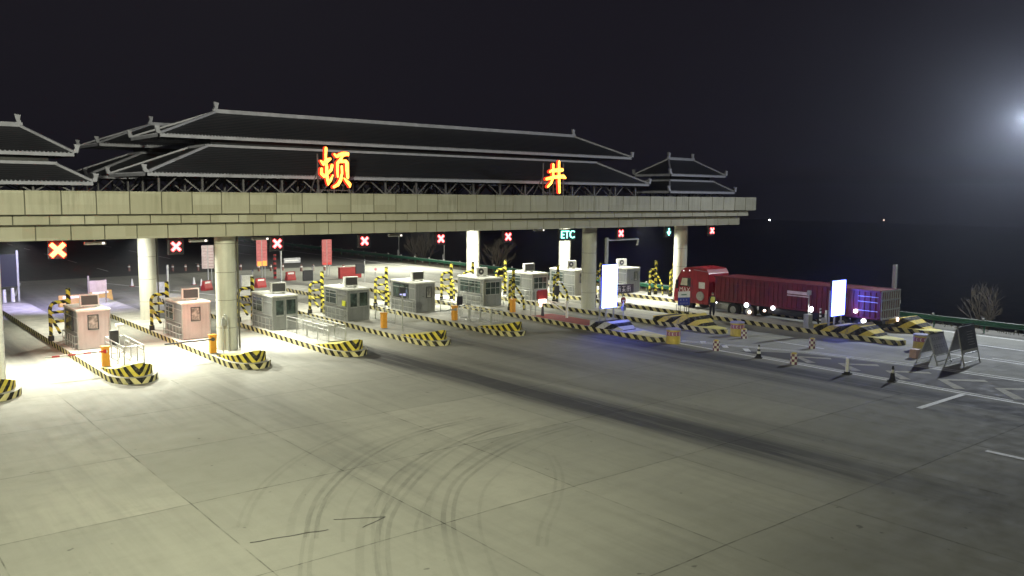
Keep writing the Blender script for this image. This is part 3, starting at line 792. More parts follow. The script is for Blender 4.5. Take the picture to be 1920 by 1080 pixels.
# ------------------------------------------------------------------ barrier boxes & arms
def barrier(x, y, label, arm=None, armmat='stripe_redwhite'):
    t = thing('barrier_gate', label, 'barrier', (x, y, IH), 0, 'orange barrier machines on the islands')
    m = MB(); m.box(-.17, .17, -.15, .15, .04, .98); m.build('cabinet', 'orange', t, .02)
    m = MB(); m.box(-.2, .2, -.18, .18, .98, 1.06); m.build('lid', 'orange', t, .02)
    m = MB(); m.box(-.21, .21, -.19, .19, 0, .04); m.build('base_plate', 'steel_dull', t)
    if arm:
        m = MB(); m.beam((-.1, -.2, .82), (-arm, -.2, .80), .05, .075); m.cyl((-.05, -.24, .82), (-.05, -.14, .82), .1, .1, 12); m.build('arm', armmat, t)
    return t
barrier(11.0, 45.6, 'orange barrier box with red and white arm by the pinkish booth', 2.75)
barrier(16.55, 46.0, 'orange barrier box left of the front column with its dark arm down', 2.6, 'grille')
barrier(28.6, 48.2, 'orange barrier box standing left of the lone pole')
barrier(34.4, 48.4, 'orange barrier box at the end of the railing near the black display', 2.2, 'steel_dull')
barrier(40.3, 49.2, 'orange barrier box left of the red lamp stand')

def display(x, y, label, z0=.75, rz=0):
    t = thing('fee_display', label, 'display', (x, y, IH), rz, 'black fee displays on posts')
    m = MB(); m.cyl((.18, 0, 0), (.18, 0, 1.75), .035, .035, 10); m.build('post', 'white', t)
    m = MB(); m.box(-.28, .14, -.12, .08, z0, z0 + .75); m.build('screen_box', 'dark', t, .02)
    m = MB(); m.box(.02, .36, -.3, .1, 1.72, 1.84); m.build('camera_hood', 'white', t, .02)
    return t
d0 = display(12.0, 47.6, 'black fee display and white camera before the pinkish booth')
dup(d0, 'black fee display with white camera hood left of the front column', (18.0, 47.9, IH))
dup(d0, 'black fee display right of the glowing screen booth', (35.9, 49.8, IH))
dup(d0, 'fee display post before the booth under the boxy air conditioner', (46.6, 51.2, IH))

# ------------------------------------------------------------------ railings
def railing(x0, y0, x1, y1, label, w=.0, bars=9, mesh=False, mid=False):
    t = thing('steel_railing', label, 'railing', (x0, y0, IH), 0, 'stainless railings on the islands')
    dx, dy = x1 - x0, y1 - y0; H_ = 1.02
    m = MB(); n = max(2, int(math.hypot(dx, dy) / 1.2)); sides = [(0, 0)] + ([(w, 0)] if w else [])
    for ox, oy in sides:
        for i in range(n + 1): m.cyl((ox + dx * i / n, oy + dy * i / n, 0), (ox + dx * i / n, oy + dy * i / n, H_), .03, .03, 8)
    m.build('posts', 'steel', t)
    m = MB()
    for ox, oy in sides:
        for z in (H_, H_ - .22, .12): m.cyl((ox, oy, z), (ox + dx, oy + dy, z), .022 if z != H_ else .035, None, 8)
    if w:
        for z in (H_, .12):
            m.cyl((0, 0, z), (w, 0, z), .03, None, 8); m.cyl((dx, dy, z), (dx + w, dy, z), .03, None, 8)
    m.build('rails', 'steel', t)
    for ox, oy in sides:
        m = MB(); k = int(math.hypot(dx, dy) / .17)
        for i in range(k): m.cyl((ox + dx * (i + .5) / k, oy + dy * (i + .5) / k, .12), (ox + dx * (i + .5) / k, oy + dy * (i + .5) / k, H_ - .22), .009, None, 5, 0, True, False)
        m.build('bars', 'steel', t)
    return t
railing(11.7, 44.9, 11.75, 48.6, 'stainless railing behind the nose of the island nearest the camera', .95)
railing(23.0, 45.0, 22.95, 50.6, 'long stainless railing cage in front of the glass doored booth', 1.1)
railing(34.9, 44.9, 34.9, 48.6, 'stainless railing cage behind the last blunt nose', 1.0)
railing(36.1, 50.0, 36.1, 52.6, 'short stainless railing beside the glowing screen booth')
railing(30.3, 49.5, 30.3, 52.2, 'short railing right of the booth with the yellow sticker')
railing(42.1, 49.8, 42.1, 52.6, 'bent stainless railing beside the glassy booth front')

# inverted U hoops near front column
t = thing('pipe_stand', 'bent steel pipe stand leaning on the front column', 'pipe stand', (17.1, 45.9, IH))
m = MB(); m.tube([(0, 0, 0), (0, 0, 1.9), (.1, 0, 2.1), (.25, 0, 2.0), (.25, 0, 1.5)], .03); m.tube([(.32, .05, 0), (.32, .05, 1.7), (.2, .05, 1.95)], .03); m.build('pipes', 'steel_dull', t)
m = MB(); m.box(-.08, .12, -.08, .05, 1.5, 1.9); m.build('head_box', 'steel_dull', t)

# lone pole on island D, left white pole
t = thing('lone_pole', 'thin pale pole rising from the island between orange box and striped nose', 'pole', (28.9, 46.4, IH))
m = MB(); m.cyl((0, 0, 0), (0, 0, 2.45), .045, .04, 10); m.build('pole', 'steel', t)
m = MB(); m.box(-.22, .22, -.06, .08, 2.45, 2.85); m.build('camera_box', 'grille', t, .02)
m = MB(); m.cyl((6.35, 44.6, IH), (6.35, 44.6, 6.74), .14, .14, 16)
tag(m.build('white_pole', 'white'), 'tall white pole cut by the left edge of the photo', 'pole')

# ------------------------------------------------------------------ L pole, glowing boards, red lamp stand, gate, notice
t = thing('camera_pole', 'L shaped grey pole with a long arm and camera behind the glowing board', 'camera pole', (46.9, 46.0, IH))
m = MB(); m.beam((0, 0, 0), (0, 0, 5.6), .2, .2); m.build('mast', 'steel_dull', t)
m = MB(); m.beam((0, 0, 5.4), (3.5, 0, 5.42), .08, .1); m.build('arm', 'steel_dull', t)
m = MB(); m.beam((3.5, 0, 5.35), (3.15, -.25, 5.0), .12, .12); m.beam((3.5, 0, 5.3), (3.3, 0, 4.95), .04, .04); m.build('camera', 'white', t)

def ledboard(x, y, w, z0, z1, label, mat, th=.18):
    t = thing('led_board', label, 'lit sign', (x, y, IH))
    m = MB(); m.box(0, w, .03, th, z0, z1); m.build('cabinet', 'grille', t, .02)
    m = MB(); m.box(.05, w - .05, .0, .027, z0 + .05, z1 - .05); m.build('lit_face', mat, t)
    m = MB(); m.beam((-.08, .1, 0), (-.08, .1, z1 * .8), .09, .09); m.beam((w * .35, .12, 0), (w * .35, .12, z0), .09, .09); m.beam((w * .85, .12, 0), (w * .85, .12, z0), .09, .09); m.build('posts', 'steel_dull', t)
ledboard(40.72, 40.3, 1.5, 1.2, 4.2, 'wide overexposed glowing board on the pointed island with the red strip', 'led_white')
ledboard(51.9, 30.1, 1.72, .9, 3.35, 'narrow glowing blue white board in front of the truck trailer', 'led_blue')

t = thing('warning_stand', 'red warning box with a blazing white lamp on the red striped island', 'warning light', (41.0, 46.6, IH))
m = MB(); m.cyl((0, 0, 0), (0, 0, 1.0), .12, .05, 12); m.build('stand', 'dark', t)
m = MB(); m.box(-.35, .55, .1, .3, 1.25, 1.9); m.build('red_box', 'red', t, .02)
m = MB(); m.box(-.32, .3, -.05, .08, .95, 1.22); m.cyl((-.2, 0, .7), (-.2, 0, .95), .1, .1, 10); m.build('lamp', 'lamp_warm', t)
m = MB(); m.cyl((-.7, 0, 0), (-.7, 0, 1.9), .035, .035, 8); m.box(-.95, -.55, -.05, .05, 1.85, 1.95); m.cyl((-.45, .8, 0), (-.45, .8, 2.1), .035, .035, 8); m.build('side_posts', 'steel_dull', t)
t = thing('folding_gate', 'pinkish white hinged gate with diagonal brace right of the blazing lamp', 'gate', (41.75, 44.8, IH))
m = MB(); m.beam((0, 0, 0), (0, 0, 1.25), .13, .13); m.build('gate_post', 'white', t)
m = MB(); m.beam((0, 0, 1.0), (-.1, 3.0, 1.05), .07, .07); m.beam((0, 0, .35), (-.05, 1.8, 1.0), .07, .07); m.build('gate_arm', 'white', t)

t = thing('notice_sign', 'white over blue notice sign on thin legs beside the truck cab', 'sign', (50.3, 41.2, IH - .2), R(-20))
m = MB(); m.box(-.45, .55, 0, .05, .85, 1.45); m.build('blue_panel', 'blue', t)
m = MB(); m.box(-.45, .55, -.004, .054, 1.45, 1.9); m.build('white_panel', 'white', t)
m = MB(); m.box(-.2, .25, -.012, -.005, 1.62, 1.7); m.build('green_writing', 'green_rail', t)
m = MB(); rr = random.Random(3)
for r_ in range(2):
    for k in range(3 if r_ == 0 else 6):
        u = -.28 + k * (.25 if r_ == 0 else .12); z_ = 1.28 - r_ * .25; hgt = .1 if r_ == 0 else .05
        m.box(u, u + hgt * .9, -.008, -.001, z_ - hgt / 2, z_ - hgt / 2 + .02); m.box(u + hgt * .4, u + hgt * .6, -.0095, -.002, z_ - hgt / 2, z_ + hgt / 2)
m.build('writing', 'white', t)
m = MB(); [m.cyl((x_, y_, 0), (x_, y_, .9), .025, .025, 8) for x_, y_ in ((-.35, .03), (.3, .03), (.5, .03), (-.3, .5), (.4, .5))]; m.build('legs', 'dark', t)
t = thing('work_lamp', 'bright white work lamp at the lower right corner of the blue notice sign', 'lamp', (50.75, 41.85, 0))
m = MB(); m.cyl((0, 0, 0), (0, 0, 1.0), .025, .025, 8); m.build('stand', 'dark', t)
m = MB(); m.cyl((0, 0, 1.14), (0, -.06, 1.14), .15, .15, 16); m.build('lens', 'lamp', t)
m = MB(); m.cyl((0, .12, 1.14), (0, .004, 1.14), .1, .17, 16); m.build('housing', 'dark', t)

t = thing('direction_board', 'black board with pale characters behind the big glowing board', 'sign', (49.2, 48.6, IH - .2), R(-4))
m = MB(); m.box(-.3, 3.4, 0, .08, 1.0, 1.75); m.build('panel', 'dark', t)
m = MB(); rr = random.Random(11)
for k in range(6):
    u = -.1 + k * .55; h_ = .42
    m.box(u, u + .38, -.008, -.001, 1.56, 1.60); m.box(u + .16, u + .21, -.0095, -.002, 1.14, 1.62); m.box(u + .02, u + .36, -.011, -.003, 1.3 + .08 * (k % 2), 1.34 + .08 * (k % 2))
    if k % 2: m.box(u, u + .04, -.0125, -.004, 1.14, 1.5); m.box(u + .34, u + .38, -.0125, -.004, 1.14, 1.5)
    else: m.beam((u + .02, -.008, 1.14), (u + .17, -.008, 1.3), .01, .04); m.beam((u + .22, -.008, 1.3), (u + .36, -.008, 1.14), .01, .04)
m.build('writing', 'white', t)
m = MB(); m.cyl((0, .04, 0), (0, .04, 1.0), .04, .04, 8); m.cyl((2.2, .04, 0), (2.2, .04, 1.0), .04, .04, 8); m.build('legs', 'steel_dull', t)
t = thing('no_entry_disc', 'small round red disc with a white bar below the black board', 'sign', (47.9, 45.1, IH))
m = MB(); m.cyl((0, 0, .8), (0, -.03, .8), .27, .27, 20); m.build('disc', 'red', t)
m = MB(); m.box(-.17, .17, -.045, -.032, .75, .84); m.build('bar', 'white', t)
m = MB(); m.cyl((0, .02, 0), (0, .02, .8), .025, .025, 8); m.build('stand', 'steel_dull', t)
t = thing('ticket_post', 'thin dark post with a small box right of the big glowing board', 'post', (42.0, 39.5, IH))
m = MB(); m.cyl((0, 0, 0), (0, 0, 1.5), .03, .03, 8); m.cyl((0, 0, 1.5), (0, 0, 1.75), .05, .02, 8); m.build('post', 'steel_dull', t)
m = MB(); m.box(-.13, .13, -.1, .1, 1.1, 1.4); m.build('box', 'navy', t)

# ------------------------------------------------------------------ drums, checkered bollards, cones
def drum(x, y, label, rz=0):
    t = thing('anti_collision_drum', label, 'drum', (x, y, 0), rz, 'yellow drums at the island tips')
    m = MB(); m.cyl((0, 0, 0), (0, 0, .5), .44, .44, 28); m.cyl((0, 0, .76), (0, 0, .86), .44, .44, 28); m.build('barrel', 'drum_yellow', t)
    m = MB(); m.cyl((0, 0, .5), (0, 0, .76), .446, .446, 28); m.build('band', plain('drum_band', (.32, .12, .2), .4), t)
    m = MB(); m.cyl((0, 0, .86), (0, 0, .93), .46, .45, 28); m.build('lid', 'drum_lid', t)
    m = MB()
    for k in range(12):
        a = 2 * math.pi * k / 12
        for s in (0, 1):
            q = []
            for (u, v) in ((0, .63), (.08, .63), (.17, .73 if s else .53), (.09, .73 if s else .53)):
                aa = a + u; q.append((.4475 * math.sin(aa), -.4475 * math.cos(aa), v))
            m.add(q, [(0, 1, 2, 3)])
    m.build('chevron_marks', 'white', t)
    return t
d0 = drum(41.0, 34.3, 'yellow drum with arrow band at the tip of the island carrying the big glowing board')
dup(d0, 'dull yellow drum at the tip of the island with the yellow wedge', (46.7, 33.7, 0), 1.0)
dup(d0, 'yellow drum with arrow band standing left of the folding boards', (51.5, 23.9, 0), .3)
def cb(x, y, label):
    t = thing('checkered_bollard', label, 'bollard', (x, y, 0), 0, 'small checkered bollards on the lane line')
    m = MB(); m.cyl((0, 0, 0), (0, 0, .58), .2, .19, 20); m.build('barrel', 'checker', t)
    m = MB(); m.cyl((0, 0, .58), (0, 0, .64), .16, .12, 20); m.build('cap', 'drum_yellow', t)
    return t
c0 = cb(41.1, 31.1, 'checkered bollard nearest the drum below the big glowing board')
for (x, y), l in (((46.2, 32.8), 'checkered bollard just right of the dull yellow drum'), ((41.1, 25.9), 'checkered bollard nearest the camera, left of the white cone'), ((46.4, 28.06), 'checkered bollard before the striped grey wedge')): dup(c0, l, (x, y, 0), random.random() * 3)
def cone(x, y, label, mt, tall=.78):
    t = thing('traffic_cone', label, 'cone', (x, y, 0), random.random(), 'traffic cones along the lane line')
    m = MB(); m.prism([(-.2, -.2), (.2, -.2), (.2, .2), (-.2, .2)], 0, .05); m.build('base', 'rubber', t, .01)
    m = MB(); m.cyl((0, 0, .05), (0, 0, .14), .17, .14, 18); m.build('foot', 'rubber', t)
    m = MB(); m.cyl((0, 0, .14), (0, 0, tall), .125 if mt != 'white' else .1, .045 if mt != 'white' else .09, 18); m.build('body', mt, t)
cone(41.1, 28.15, 'black and white banded cone, farthest of the three on the line', 'stripe_cone', .75)
cone(40.95, 22.7, 'plain white cone with black foot, middle one of the three', 'white', .85)
cone(41.15, 20.4, 'dark cone with one pale band, nearest of the three', stripes('dark_cone_band', 'z', .6, (.03, .03, .04), (.6, .6, .55), .72), .78)

# folding boards -------------------------------------------------------
def aboard(x, y, w, h, sp, label, faceA, faceB, marks, rz=0):
    t = thing('folding_board', label, 'board', (x, y, 0), rz)
    for s, mt in ((-1, faceA), (1, faceB)):
        m = MB(); y0 = s * sp / 2
        def pt(u, v, off=0): k = v / h; return (u, y0 * (1 - k) + s * off, v)
        for u in (0, w): m.beam(pt(u, 0), pt(u, h), .05, .05)
        m.beam(pt(0, h), pt(w, h), .05, .05); m.beam(pt(0, h * .3), pt(w, h * .3), .04, .04); m.beam(pt(0, .18), pt(w, .18), .04, .04)
        m.build('leg_frame', 'steel_dull', t)
        m = MB(); a, b, c, d = pt(.04, h * .33, .03), pt(w - .04, h * .33, .03), pt(w - .04, h * .97, .03), pt(.04, h * .97, .03)
        m.add([a, b, c, d] + [(p[0], p[1] - s * .02, p[2]) for p in (a, b, c, d)], [(0, 1, 2, 3), (7, 6, 5, 4), (0, 4, 5, 1), (1, 5, 6, 2), (2, 6, 7, 3), (3, 7, 4, 0)]); m.build('panel', mt, t)
        if s == -1:
            m = MB()
            for (u0, u1, v0, v1) in marks: m.quad(pt(u0 * w, v0 * h, .035), pt(u1 * w, v0 * h, .035), pt(u1 * w, v1 * h, .035), pt(u0 * w, v1 * h, .035))
            m.build('writing', 'white' if faceA == 'navy' else 'navy', t)
    return t
mk = []
for r_, (v, hh, n_) in enumerate(((.78, .1, 6), (.52, .13, 5))):
    for k in range(n_):
        u = .1 + k * .8 / n_; wd = .55 / n_
        mk += [(u, u + wd, v + hh * .85, v + hh), (u + wd * .4, u + wd * .62, v, v + hh * .8), (u, u + wd * .35, v + hh * .3, v + hh * .45), (u + wd * .7, u + wd, v + hh * .2, v + hh * .4)]
aboard(47.15, 21.5, 1.7, 1.62, 1.15, 'low grey folding board with two rows of dark characters', 'board_grey', 'board_grey', mk)
aboard(47.95, 20.35, 2.0, 2.15, 1.0, 'tall dark folding board with fine lines and a pale stripe, nearest the right edge', 'navy', 'board_grey',
       [(.03, .97, .34, .40)] + [(.45, .85 - .04 * (k % 2), .5 + k * .065, .508 + k * .065) for k in range(6)])
m = MB(); m.box(48.2, 48.75, 22.6, 23.0, 0, .5); tag(m.build('small_crate', plain('pink_crate', (.45, .3, .24), .6), None, .02), 'small pinkish box on the ground behind the low folding board', 'box')

# cabinets near the truck ---------------------------------------------
t = thing('control_cabinet', 'grey cabinet with a bright lamp at the truck side', 'cabinet', (52.1, 31.9, IH))
m = MB(); m.box(-.25, .25, -.2, .2, 0, .9); m.build('cabinet', 'steel_dull', t, .02)
m = MB(); m.cyl((0, 0, .9), (0, 0, 2.5), .04, .03, 8); m.box(-.12, .12, -.1, .1, 2.2, 2.5); m.build('pole', 'steel_dull', t)
m = MB(); m.cyl((-.05, -.2, 1.25), (-.05, -.28, 1.25), .17, .17, 16); m.build('lamp', 'lamp', t)
t = thing('striped_post', 'thin banded post between the cabinet and the narrow glowing board', 'post', (52.3, 31.1, IH))
m = MB(); m.cyl((0, 0, 0), (0, 0, 1.35), .06, .06, 10); m.build('post', 'stripe_cone', t)
m = MB(); m.box(52.75, 52.9, 30.9, 31.05, IH, 1.5); tag(m.build('short_pillar', 'steel_dull'), 'plain grey pillar left of the narrow glowing board', 'post')
t = thing('height_pole', 'tall galvanised square mast at the trailer tail', 'pole', (60.0, 30.0, 0))
m = MB(); m.beam((0, 0, 0), (0, 0, 4.35), .26, .24); m.build('mast', 'steel_dull', t, .02)
m = MB(); m.box(.6, .9, -.1, .1, 1.5, 1.75); m.box(.72, .78, -.03, .03, 0, 1.5); m.build('side_camera', 'white', t)

# ------------------------------------------------------------------ truck
tr = thing('lorry', 'long dark red lorry with a high sided trailer stopped at the toll lane', 'lorry', (55.45, 28.0, 0))
hwT = 1.25
m = MB(); m.box(-hwT + .05, hwT - .05, .05, 13.35, 1.12, 2.95); body = m.build('trailer_box', 'trailer_red', tr, .02)
m = MB()
for i in range(34):
    y = .3 + i * .39
    for s in (-1, 1): m.box(s * (hwT - .02) - .03, s * (hwT - .02) + .03, y, y + .13, 1.16, 2.86)
m.build('side_ribs', 'trailer_red', body)
m = MB()
for s in (-1, 1):
    for z in (1.12, 2.92): m.beam((s * hwT, .02, z), (s * hwT, 13.4, z), .12, .12)
    m.beam((s * (hwT + .03), 7, 2.45), (s * (hwT + .03), 13.3, 2.45), .05, .05)
m.build('side_rails', 'trailer_red', body)
m = MB()
for s in (-1,): 
    for z in (2.2, 2.55, 1.6): m.beam((-hwT - .03, .1, z), (-hwT - .03, 1.5, z), .05, .04)
m.build('end_rails', 'white', body)
m = MB(); rear = m
m.box(-hwT, hwT, -.05, .03, 1.05, 3.0); g = m.build('tailgate', 'trailer_red', tr)
m = MB()
for i in range(9): m.box(-hwT + .05 + i * .3, -hwT + .12 + i * .3, -.12, -.052, 1.1, 2.95)
for z in (1.1, 1.7, 2.35, 2.95): m.box(-hwT, hwT, -.14, -.122, z - .05, z + .05)
m.build('tailgate_frame', 'steel_dull', g)
m = MB(); m.box(-.45, .45, .2, 13.2, .85, 1.1); m.box(-1.05, -.95, 4.2, 8.6, .55, .95); m.box(.95, 1.05, 4.2, 8.6, .55, .95); m.box(-.45, .45, 12.5, 17.2, .75, .98); m.box(-1.1, 1.1, .1, .3, .45, .6); m.build('chassis', 'chassis', tr)
m = MB(); m.box(-1.15, -.7, 12.1, 13.4, .4, .95); m.box(.7, 1.15, 12.1, 13.4, .4, .95); m.build('fuel_tank', 'steel_dull', tr, .08)
def wheel(x, y, s):
    m = MB(); m.cyl((x, y, .5), (x - s * .42, y, .5), .5, .5, 24); w_ = m.build('wheel', 'rubber', tr)
    m = MB(); m.cyl((x + s * .012, y, .5), (x - s * .02, y, .5), .27, .27, 18); m.cyl((x + s * .03, y, .5), (x + s * .012, y, .5), .12, .12, 12); m.build('rim', 'steel_dull', w_)
for y in (1.3, 2.65, 4.0, 10.2, 11.6, 16.0):
    for s in (-1, 1): wheel(s * 1.22, y, s)
m = MB()
for y in (1.3, 2.65, 4.0):
    for s in (-1, 1): m.box(s * 1.22 - .25, s * 1.22 + (.02), y - .6, y + .6, 1.03, 1.08) if s > 0 else m.box(-1.24, -.97, y - .6, y + .6, 1.03, 1.08)
m.build('mudguard', 'chassis', tr)
# cab (front towards +y)
cy = 13.95
prof = [(cy, .62), (cy, 3.05), (cy + .25, 3.42), (cy + 1.5, 3.52), (cy + 2.35, 3.42), (cy + 2.75, 3.15), (cy + 3.15, 2.45), (cy + 3.38, 1.85), (cy + 3.45, 1.2), (cy + 3.45, .62)]
m = MB(); m.prof(prof, -hwT, hwT); cab = m.build('cab', 'truck_red', tr, .06)
m = MB()
for s in (-1, 1):
    x = s * (hwT + .006)
    m.add([(x, cy + 1.75, 1.9), (x, cy + 2.85, 1.9), (x, cy + 2.62, 2.6), (x, cy + 1.75, 2.6)], [(0, 1, 2, 3) if s > 0 else (3, 2, 1, 0)])
m.build('side_window', 'glass', cab)
m = MB(); m.add([(-hwT - .012, cy + 2.1, 1.98), (-hwT - .012, cy + 2.8, 1.98), (-hwT - .012, cy + 2.62, 2.56), (-hwT - .012, cy + 2.1, 2.56)], [(3, 2, 1, 0)]); m.build('painted_lit_pane', plain('pale_cab_window', (.7, .68, .5), .4), cab)  # pale panel coloured to look like a lit window
m = MB(); m.add([(-1.1, cy + 2.84, 3.05), (1.1, cy + 2.84, 3.05), (1.1, cy + 3.40, 1.9), (-1.1, cy + 3.40, 1.9)], [(0, 1, 2, 3)]); m.build('windscreen', 'glass', cab)
m = MB()
for a, b in (((cy + 1.62, 1.05), (cy + 1.62, 2.55)), ((cy + 3.0, 1.05), (cy + 2.95, 1.6)), ((cy + 1.62, 1.05), (cy + 3.0, 1.05))): m.beam((-hwT - .004, a[0], a[1]), (-hwT - .004, b[0], b[1]), .02, .03)
m.box(-hwT - .05, -hwT - .01, cy + 1.75, cy + 1.95, 1.42, 1.48)
m.build('door', 'chassis', cab)
text_mesh('MAX', .52, 'door_lettering', 'white', cab, (-hwT - .02, cy + 2.35, 1.62), (R(90), 0, R(-90)), .003)
m = MB(); m.box(-hwT - .015, -hwT - .008, cy + .35, cy + .95, 1.85, 2.35); m.build('white_sticker', 'white', cab)
m = MB(); m.beam((-hwT - .01, cy + .15, 3.2), (-hwT - .01, cy + 1.5, 3.3), .03, .05); m.build('roof_trim', 'trim', cab)
m = MB(); m.box(-hwT + .02, -hwT + .3, cy + .05, cy + 1.3, .62, 1.5); m.build('side_recess', 'chassis', cab)
m = MB(); m.cyl((-hwT - .09, cy + .75, 1.25), (-hwT + .1, cy + .75, 1.25), .36, .36, 24); m.cyl((-hwT - .12, cy + .75, 1.25), (-hwT - .09, cy + .75, 1.25), .1, .1, 12); m.build('air_filter', 'steel_dull', cab)
m = MB(); m.box(-hwT - .22, -hwT - .02, cy + 3.0, cy + 3.12, 1.7, 2.4); m.box(hwT + .02, hwT + .22, cy + 3.0, cy + 3.12, 1.7, 2.4); m.build('mirror', 'chassis', cab)
m = MB(); m.box(-hwT - .02, -.9, cy + 3.4, cy + 3.5, .7, .95); m.box(.9, hwT + .02, cy + 3.4, cy + 3.5, .7, .95); m.build('headlight', 'white', cab)
for y, z in ((cy + 1.9, 3.2), (cy + 2.5, 3.15)):
    m = MB(); m.cyl((-hwT + .05, y, z), (-hwT - .01, y, z), .06, .06, 10); m.build('marker_lamp', emit('cab_marker', (1, .9, .9), 1.5), cab)
m = MB(); m.box(-hwT - .075, -hwT - .062, 5.1, 6.9, 2.2, 2.42); m.box(-hwT - .075, -hwT - .062, 5.1, 6.9, 2.05, 2.13); m.build('number_plate', plain('pink_plate', (.75, .6, .68), .4), tr)
for y, z, mt, r_ in ((10.3, 1.0, 'lamp_dim', .17), (10.0, .5, 'lamp_warm', .12), (8.7, .75, 'lamp_warm', .09), (8.0, 1.02, 'lamp_dim', .15), (1.6, 1.5, 'lamp_dim', .13), (1.0, .9, 'lamp_dim', .15), (.55, .75, 'lamp_warm', .1)):
    m = MB(); m.cyl((-hwT - .06, y, z), (-hwT - .16, y, z), r_, r_, 14); m.build('side_lamp', mt, tr)
m = MB(); m.cyl((.9, -.16, .95), (.9, -.22, .95), .13, .13, 12); m.build('tail_lamp', 'lamp_warm', tr)

# ------------------------------------------------------------------ person (skin-modified continuous body)
def skin_chain(name, V, E_, rad, mat, parent, sub=2, rootv=0, loc=(0, 0, 0)):
    me = bpy.data.meshes.new(name); me.from_pydata(V, E_, []); me.materials.append(M[mat])
    o = bpy.data.objects.new(name, me); COL.objects.link(o); o.parent = parent; o.location = loc
    md = o.modifiers.new('skin', 'SKIN')
    sv = me.skin_vertices[0].data if me.skin_vertices else None
    if sv is None:
        bpy.context.view_layer.objects.active = o
        me.skin_vertices  # created with modifier on evaluation
    for i, r_ in enumerate(rad):
        me.skin_vertices[0].data[i].radius = (r_, r_ * .85) if isinstance(r_, float) else r_
    me.skin_vertices[0].data[rootv].use_root = True
    s = o.modifiers.new('sub', 'SUBSURF'); s.levels = sub; s.render_levels = sub
    return o
def person():
    t = thing('person', 'person in a yellow vest and dark trousers standing beside the lorry holding a small light', 'person', (51.3, 39.3, IH), R(-35))
    V = [(0, 0, .92), (0, .0, 1.08), (0, .01, 1.25), (0, .0, 1.40), (0, 0, 1.47), (0, -.01, 1.54), (0, -.015, 1.62), (0, -.01, 1.69),
         (.095, 0, .88), (.11, -.01, .48), (.11, .02, .10), (.11, -.1, .045), (-.095, 0, .88), (-.12, 0, .48), (-.13, .02, .10), (-.14, -.1, .045),
         (.17, 0, 1.40), (.235, .02, 1.14), (.2, -.19, 1.02), (.19, -.25, 1.01), (-.17, 0, 1.40), (-.24, .02, 1.13), (-.25, -.06, .9), (-.25, -.08, .84)]
    Ed = [(0,1),(1,2),(2,3),(3,4),(4,5),(5,6),(6,7),(0,8),(8,9),(9,10),(10,11),(0,12),(12,13),(13,14),(14,15),(3,16),(16,17),(17,18),(18,19),(3,20),(20,21),(21,22),(22,23)]
    rad = [(.15,.11),(.13,.1),(.155,.11),(.14,.1),.06,.06,(.085,.1),(.06,.07),.09,.062,.045,.045,.09,.062,.045,.045,.06,.045,.034,.03,.06,.045,.034,.03]
    rad = [r if isinstance(r, tuple) else float(r) for r in rad]
    skin_chain('body', V, Ed, rad, 'jacket', t)
    # head, hair, trousers, vest, hands
    m = MB(); n = 12
    def ell(m, c, rx, ry, rz_, z0=-1, z1=1, n=14, k=8, mi=0):
        rows = []
        for j in range(k + 1):
            ph = math.asin(z0) + (math.asin(z1) - math.asin(z0)) * j / k
            rows.append([(c[0] + rx * math.cos(ph) * math.cos(2*math.pi*i/n), c[1] + ry * math.cos(ph) * math.sin(2*math.pi*i/n), c[2] + rz_ * math.sin(ph)) for i in range(n)])
        vs = [v for r_ in rows for v in r_]
        m.add(vs, [(j*n+i, j*n+(i+1)%n, (j+1)*n+(i+1)%n, (j+1)*n+i) for j in range(k) for i in range(n)], mi, True)
    ell(m, (0, -.02, 1.62), .078, .095, .115); m.cyl((0, -.11, 1.62), (0, -.135, 1.605), .012, .016, 6)
    ell(m, (.08, 0, 1.62), .012, .025, .03); ell(m, (-.08, 0, 1.62), .012, .025, .03); hd = m.build('head', 'skin', t)
    m = MB(); ell(m, (0, .0, 1.65), .09, .1, .105, -.15, 1); m.build('hair', 'hair', t)
    m = MB()
    for s in (-1, 1): m.box(s * .03 - .012, s * .03 + .012, -.118, -.108, 1.625, 1.64)
    m.box(-.022, .022, -.114, -.106, 1.555, 1.563); m.build('eyes_and_mouth', 'hair', hd)
    m = MB(); prf = [(1.0, .17, .13), (1.12, .165, .125), (1.26, .185, .13), (1.38, .18, .12), (1.43, .12, .1)]
    rows = [[(rx * math.cos(2*math.pi*i/16), ry * math.sin(2*math.pi*i/16), z) for i in range(16)] for z, rx, ry in prf]
    m.add([v for r_ in rows for v in r_], [(j*16+i, j*16+(i+1)%16, (j+1)*16+(i+1)%16, (j+1)*16+i) for j in range(4) for i in range(16)], 0, True); m.build('vest', 'vest', t)
    m = MB()
    for s, xk in ((1, .11), (-1, -.125)):
        m.cyl((s * .085, 0, .95), (xk, -.01, .5), .115, .085, 14); m.cyl((xk, -.01, .5), (xk * 1.05, .02, .09), .085, .065, 14)
    m.cyl((0, 0, .86), (0, 0, 1.02), .165, .16, 16); m.build('trousers', 'trouser', t)
    for s, (hx, hy, hz), dr in ((1, (.19, -.27, 1.01), (0, -1, .05)), (-1, (-.25, -.085, .81), (0, -.25, -1))):
        d = Vector(dr).normalized(); base = Vector((hx, hy, hz)); m = MB()
        m.beam(base - d * .03, base + d * .055, .075, .03)
        for k in range(4):
            o_ = Vector(((k - 1.5) * .019, 0, 0)); ln = (.055, .066, .062, .048)[k]
            a = base + d * .05 + o_; b = a + d * ln * .55; c = b + (d + Vector((0, -.2, -.5 if s > 0 else .0))).normalized() * ln * .5
            m.cyl(a, b, .009, .008, 6); m.cyl(b, c, .008, .006, 6)
        a = base + Vector((-.036 * s, 0, 0)); m.cyl(a, a + (d + Vector((-.8 * s, 0, 0))).normalized() * .05, .011, .008, 6); m.build('hand', 'skin', t)
    t2 = thing('hand_torch', 'tiny bright light held by the person in the vest', 'torch', (51.3, 39.3, IH), R(-35))
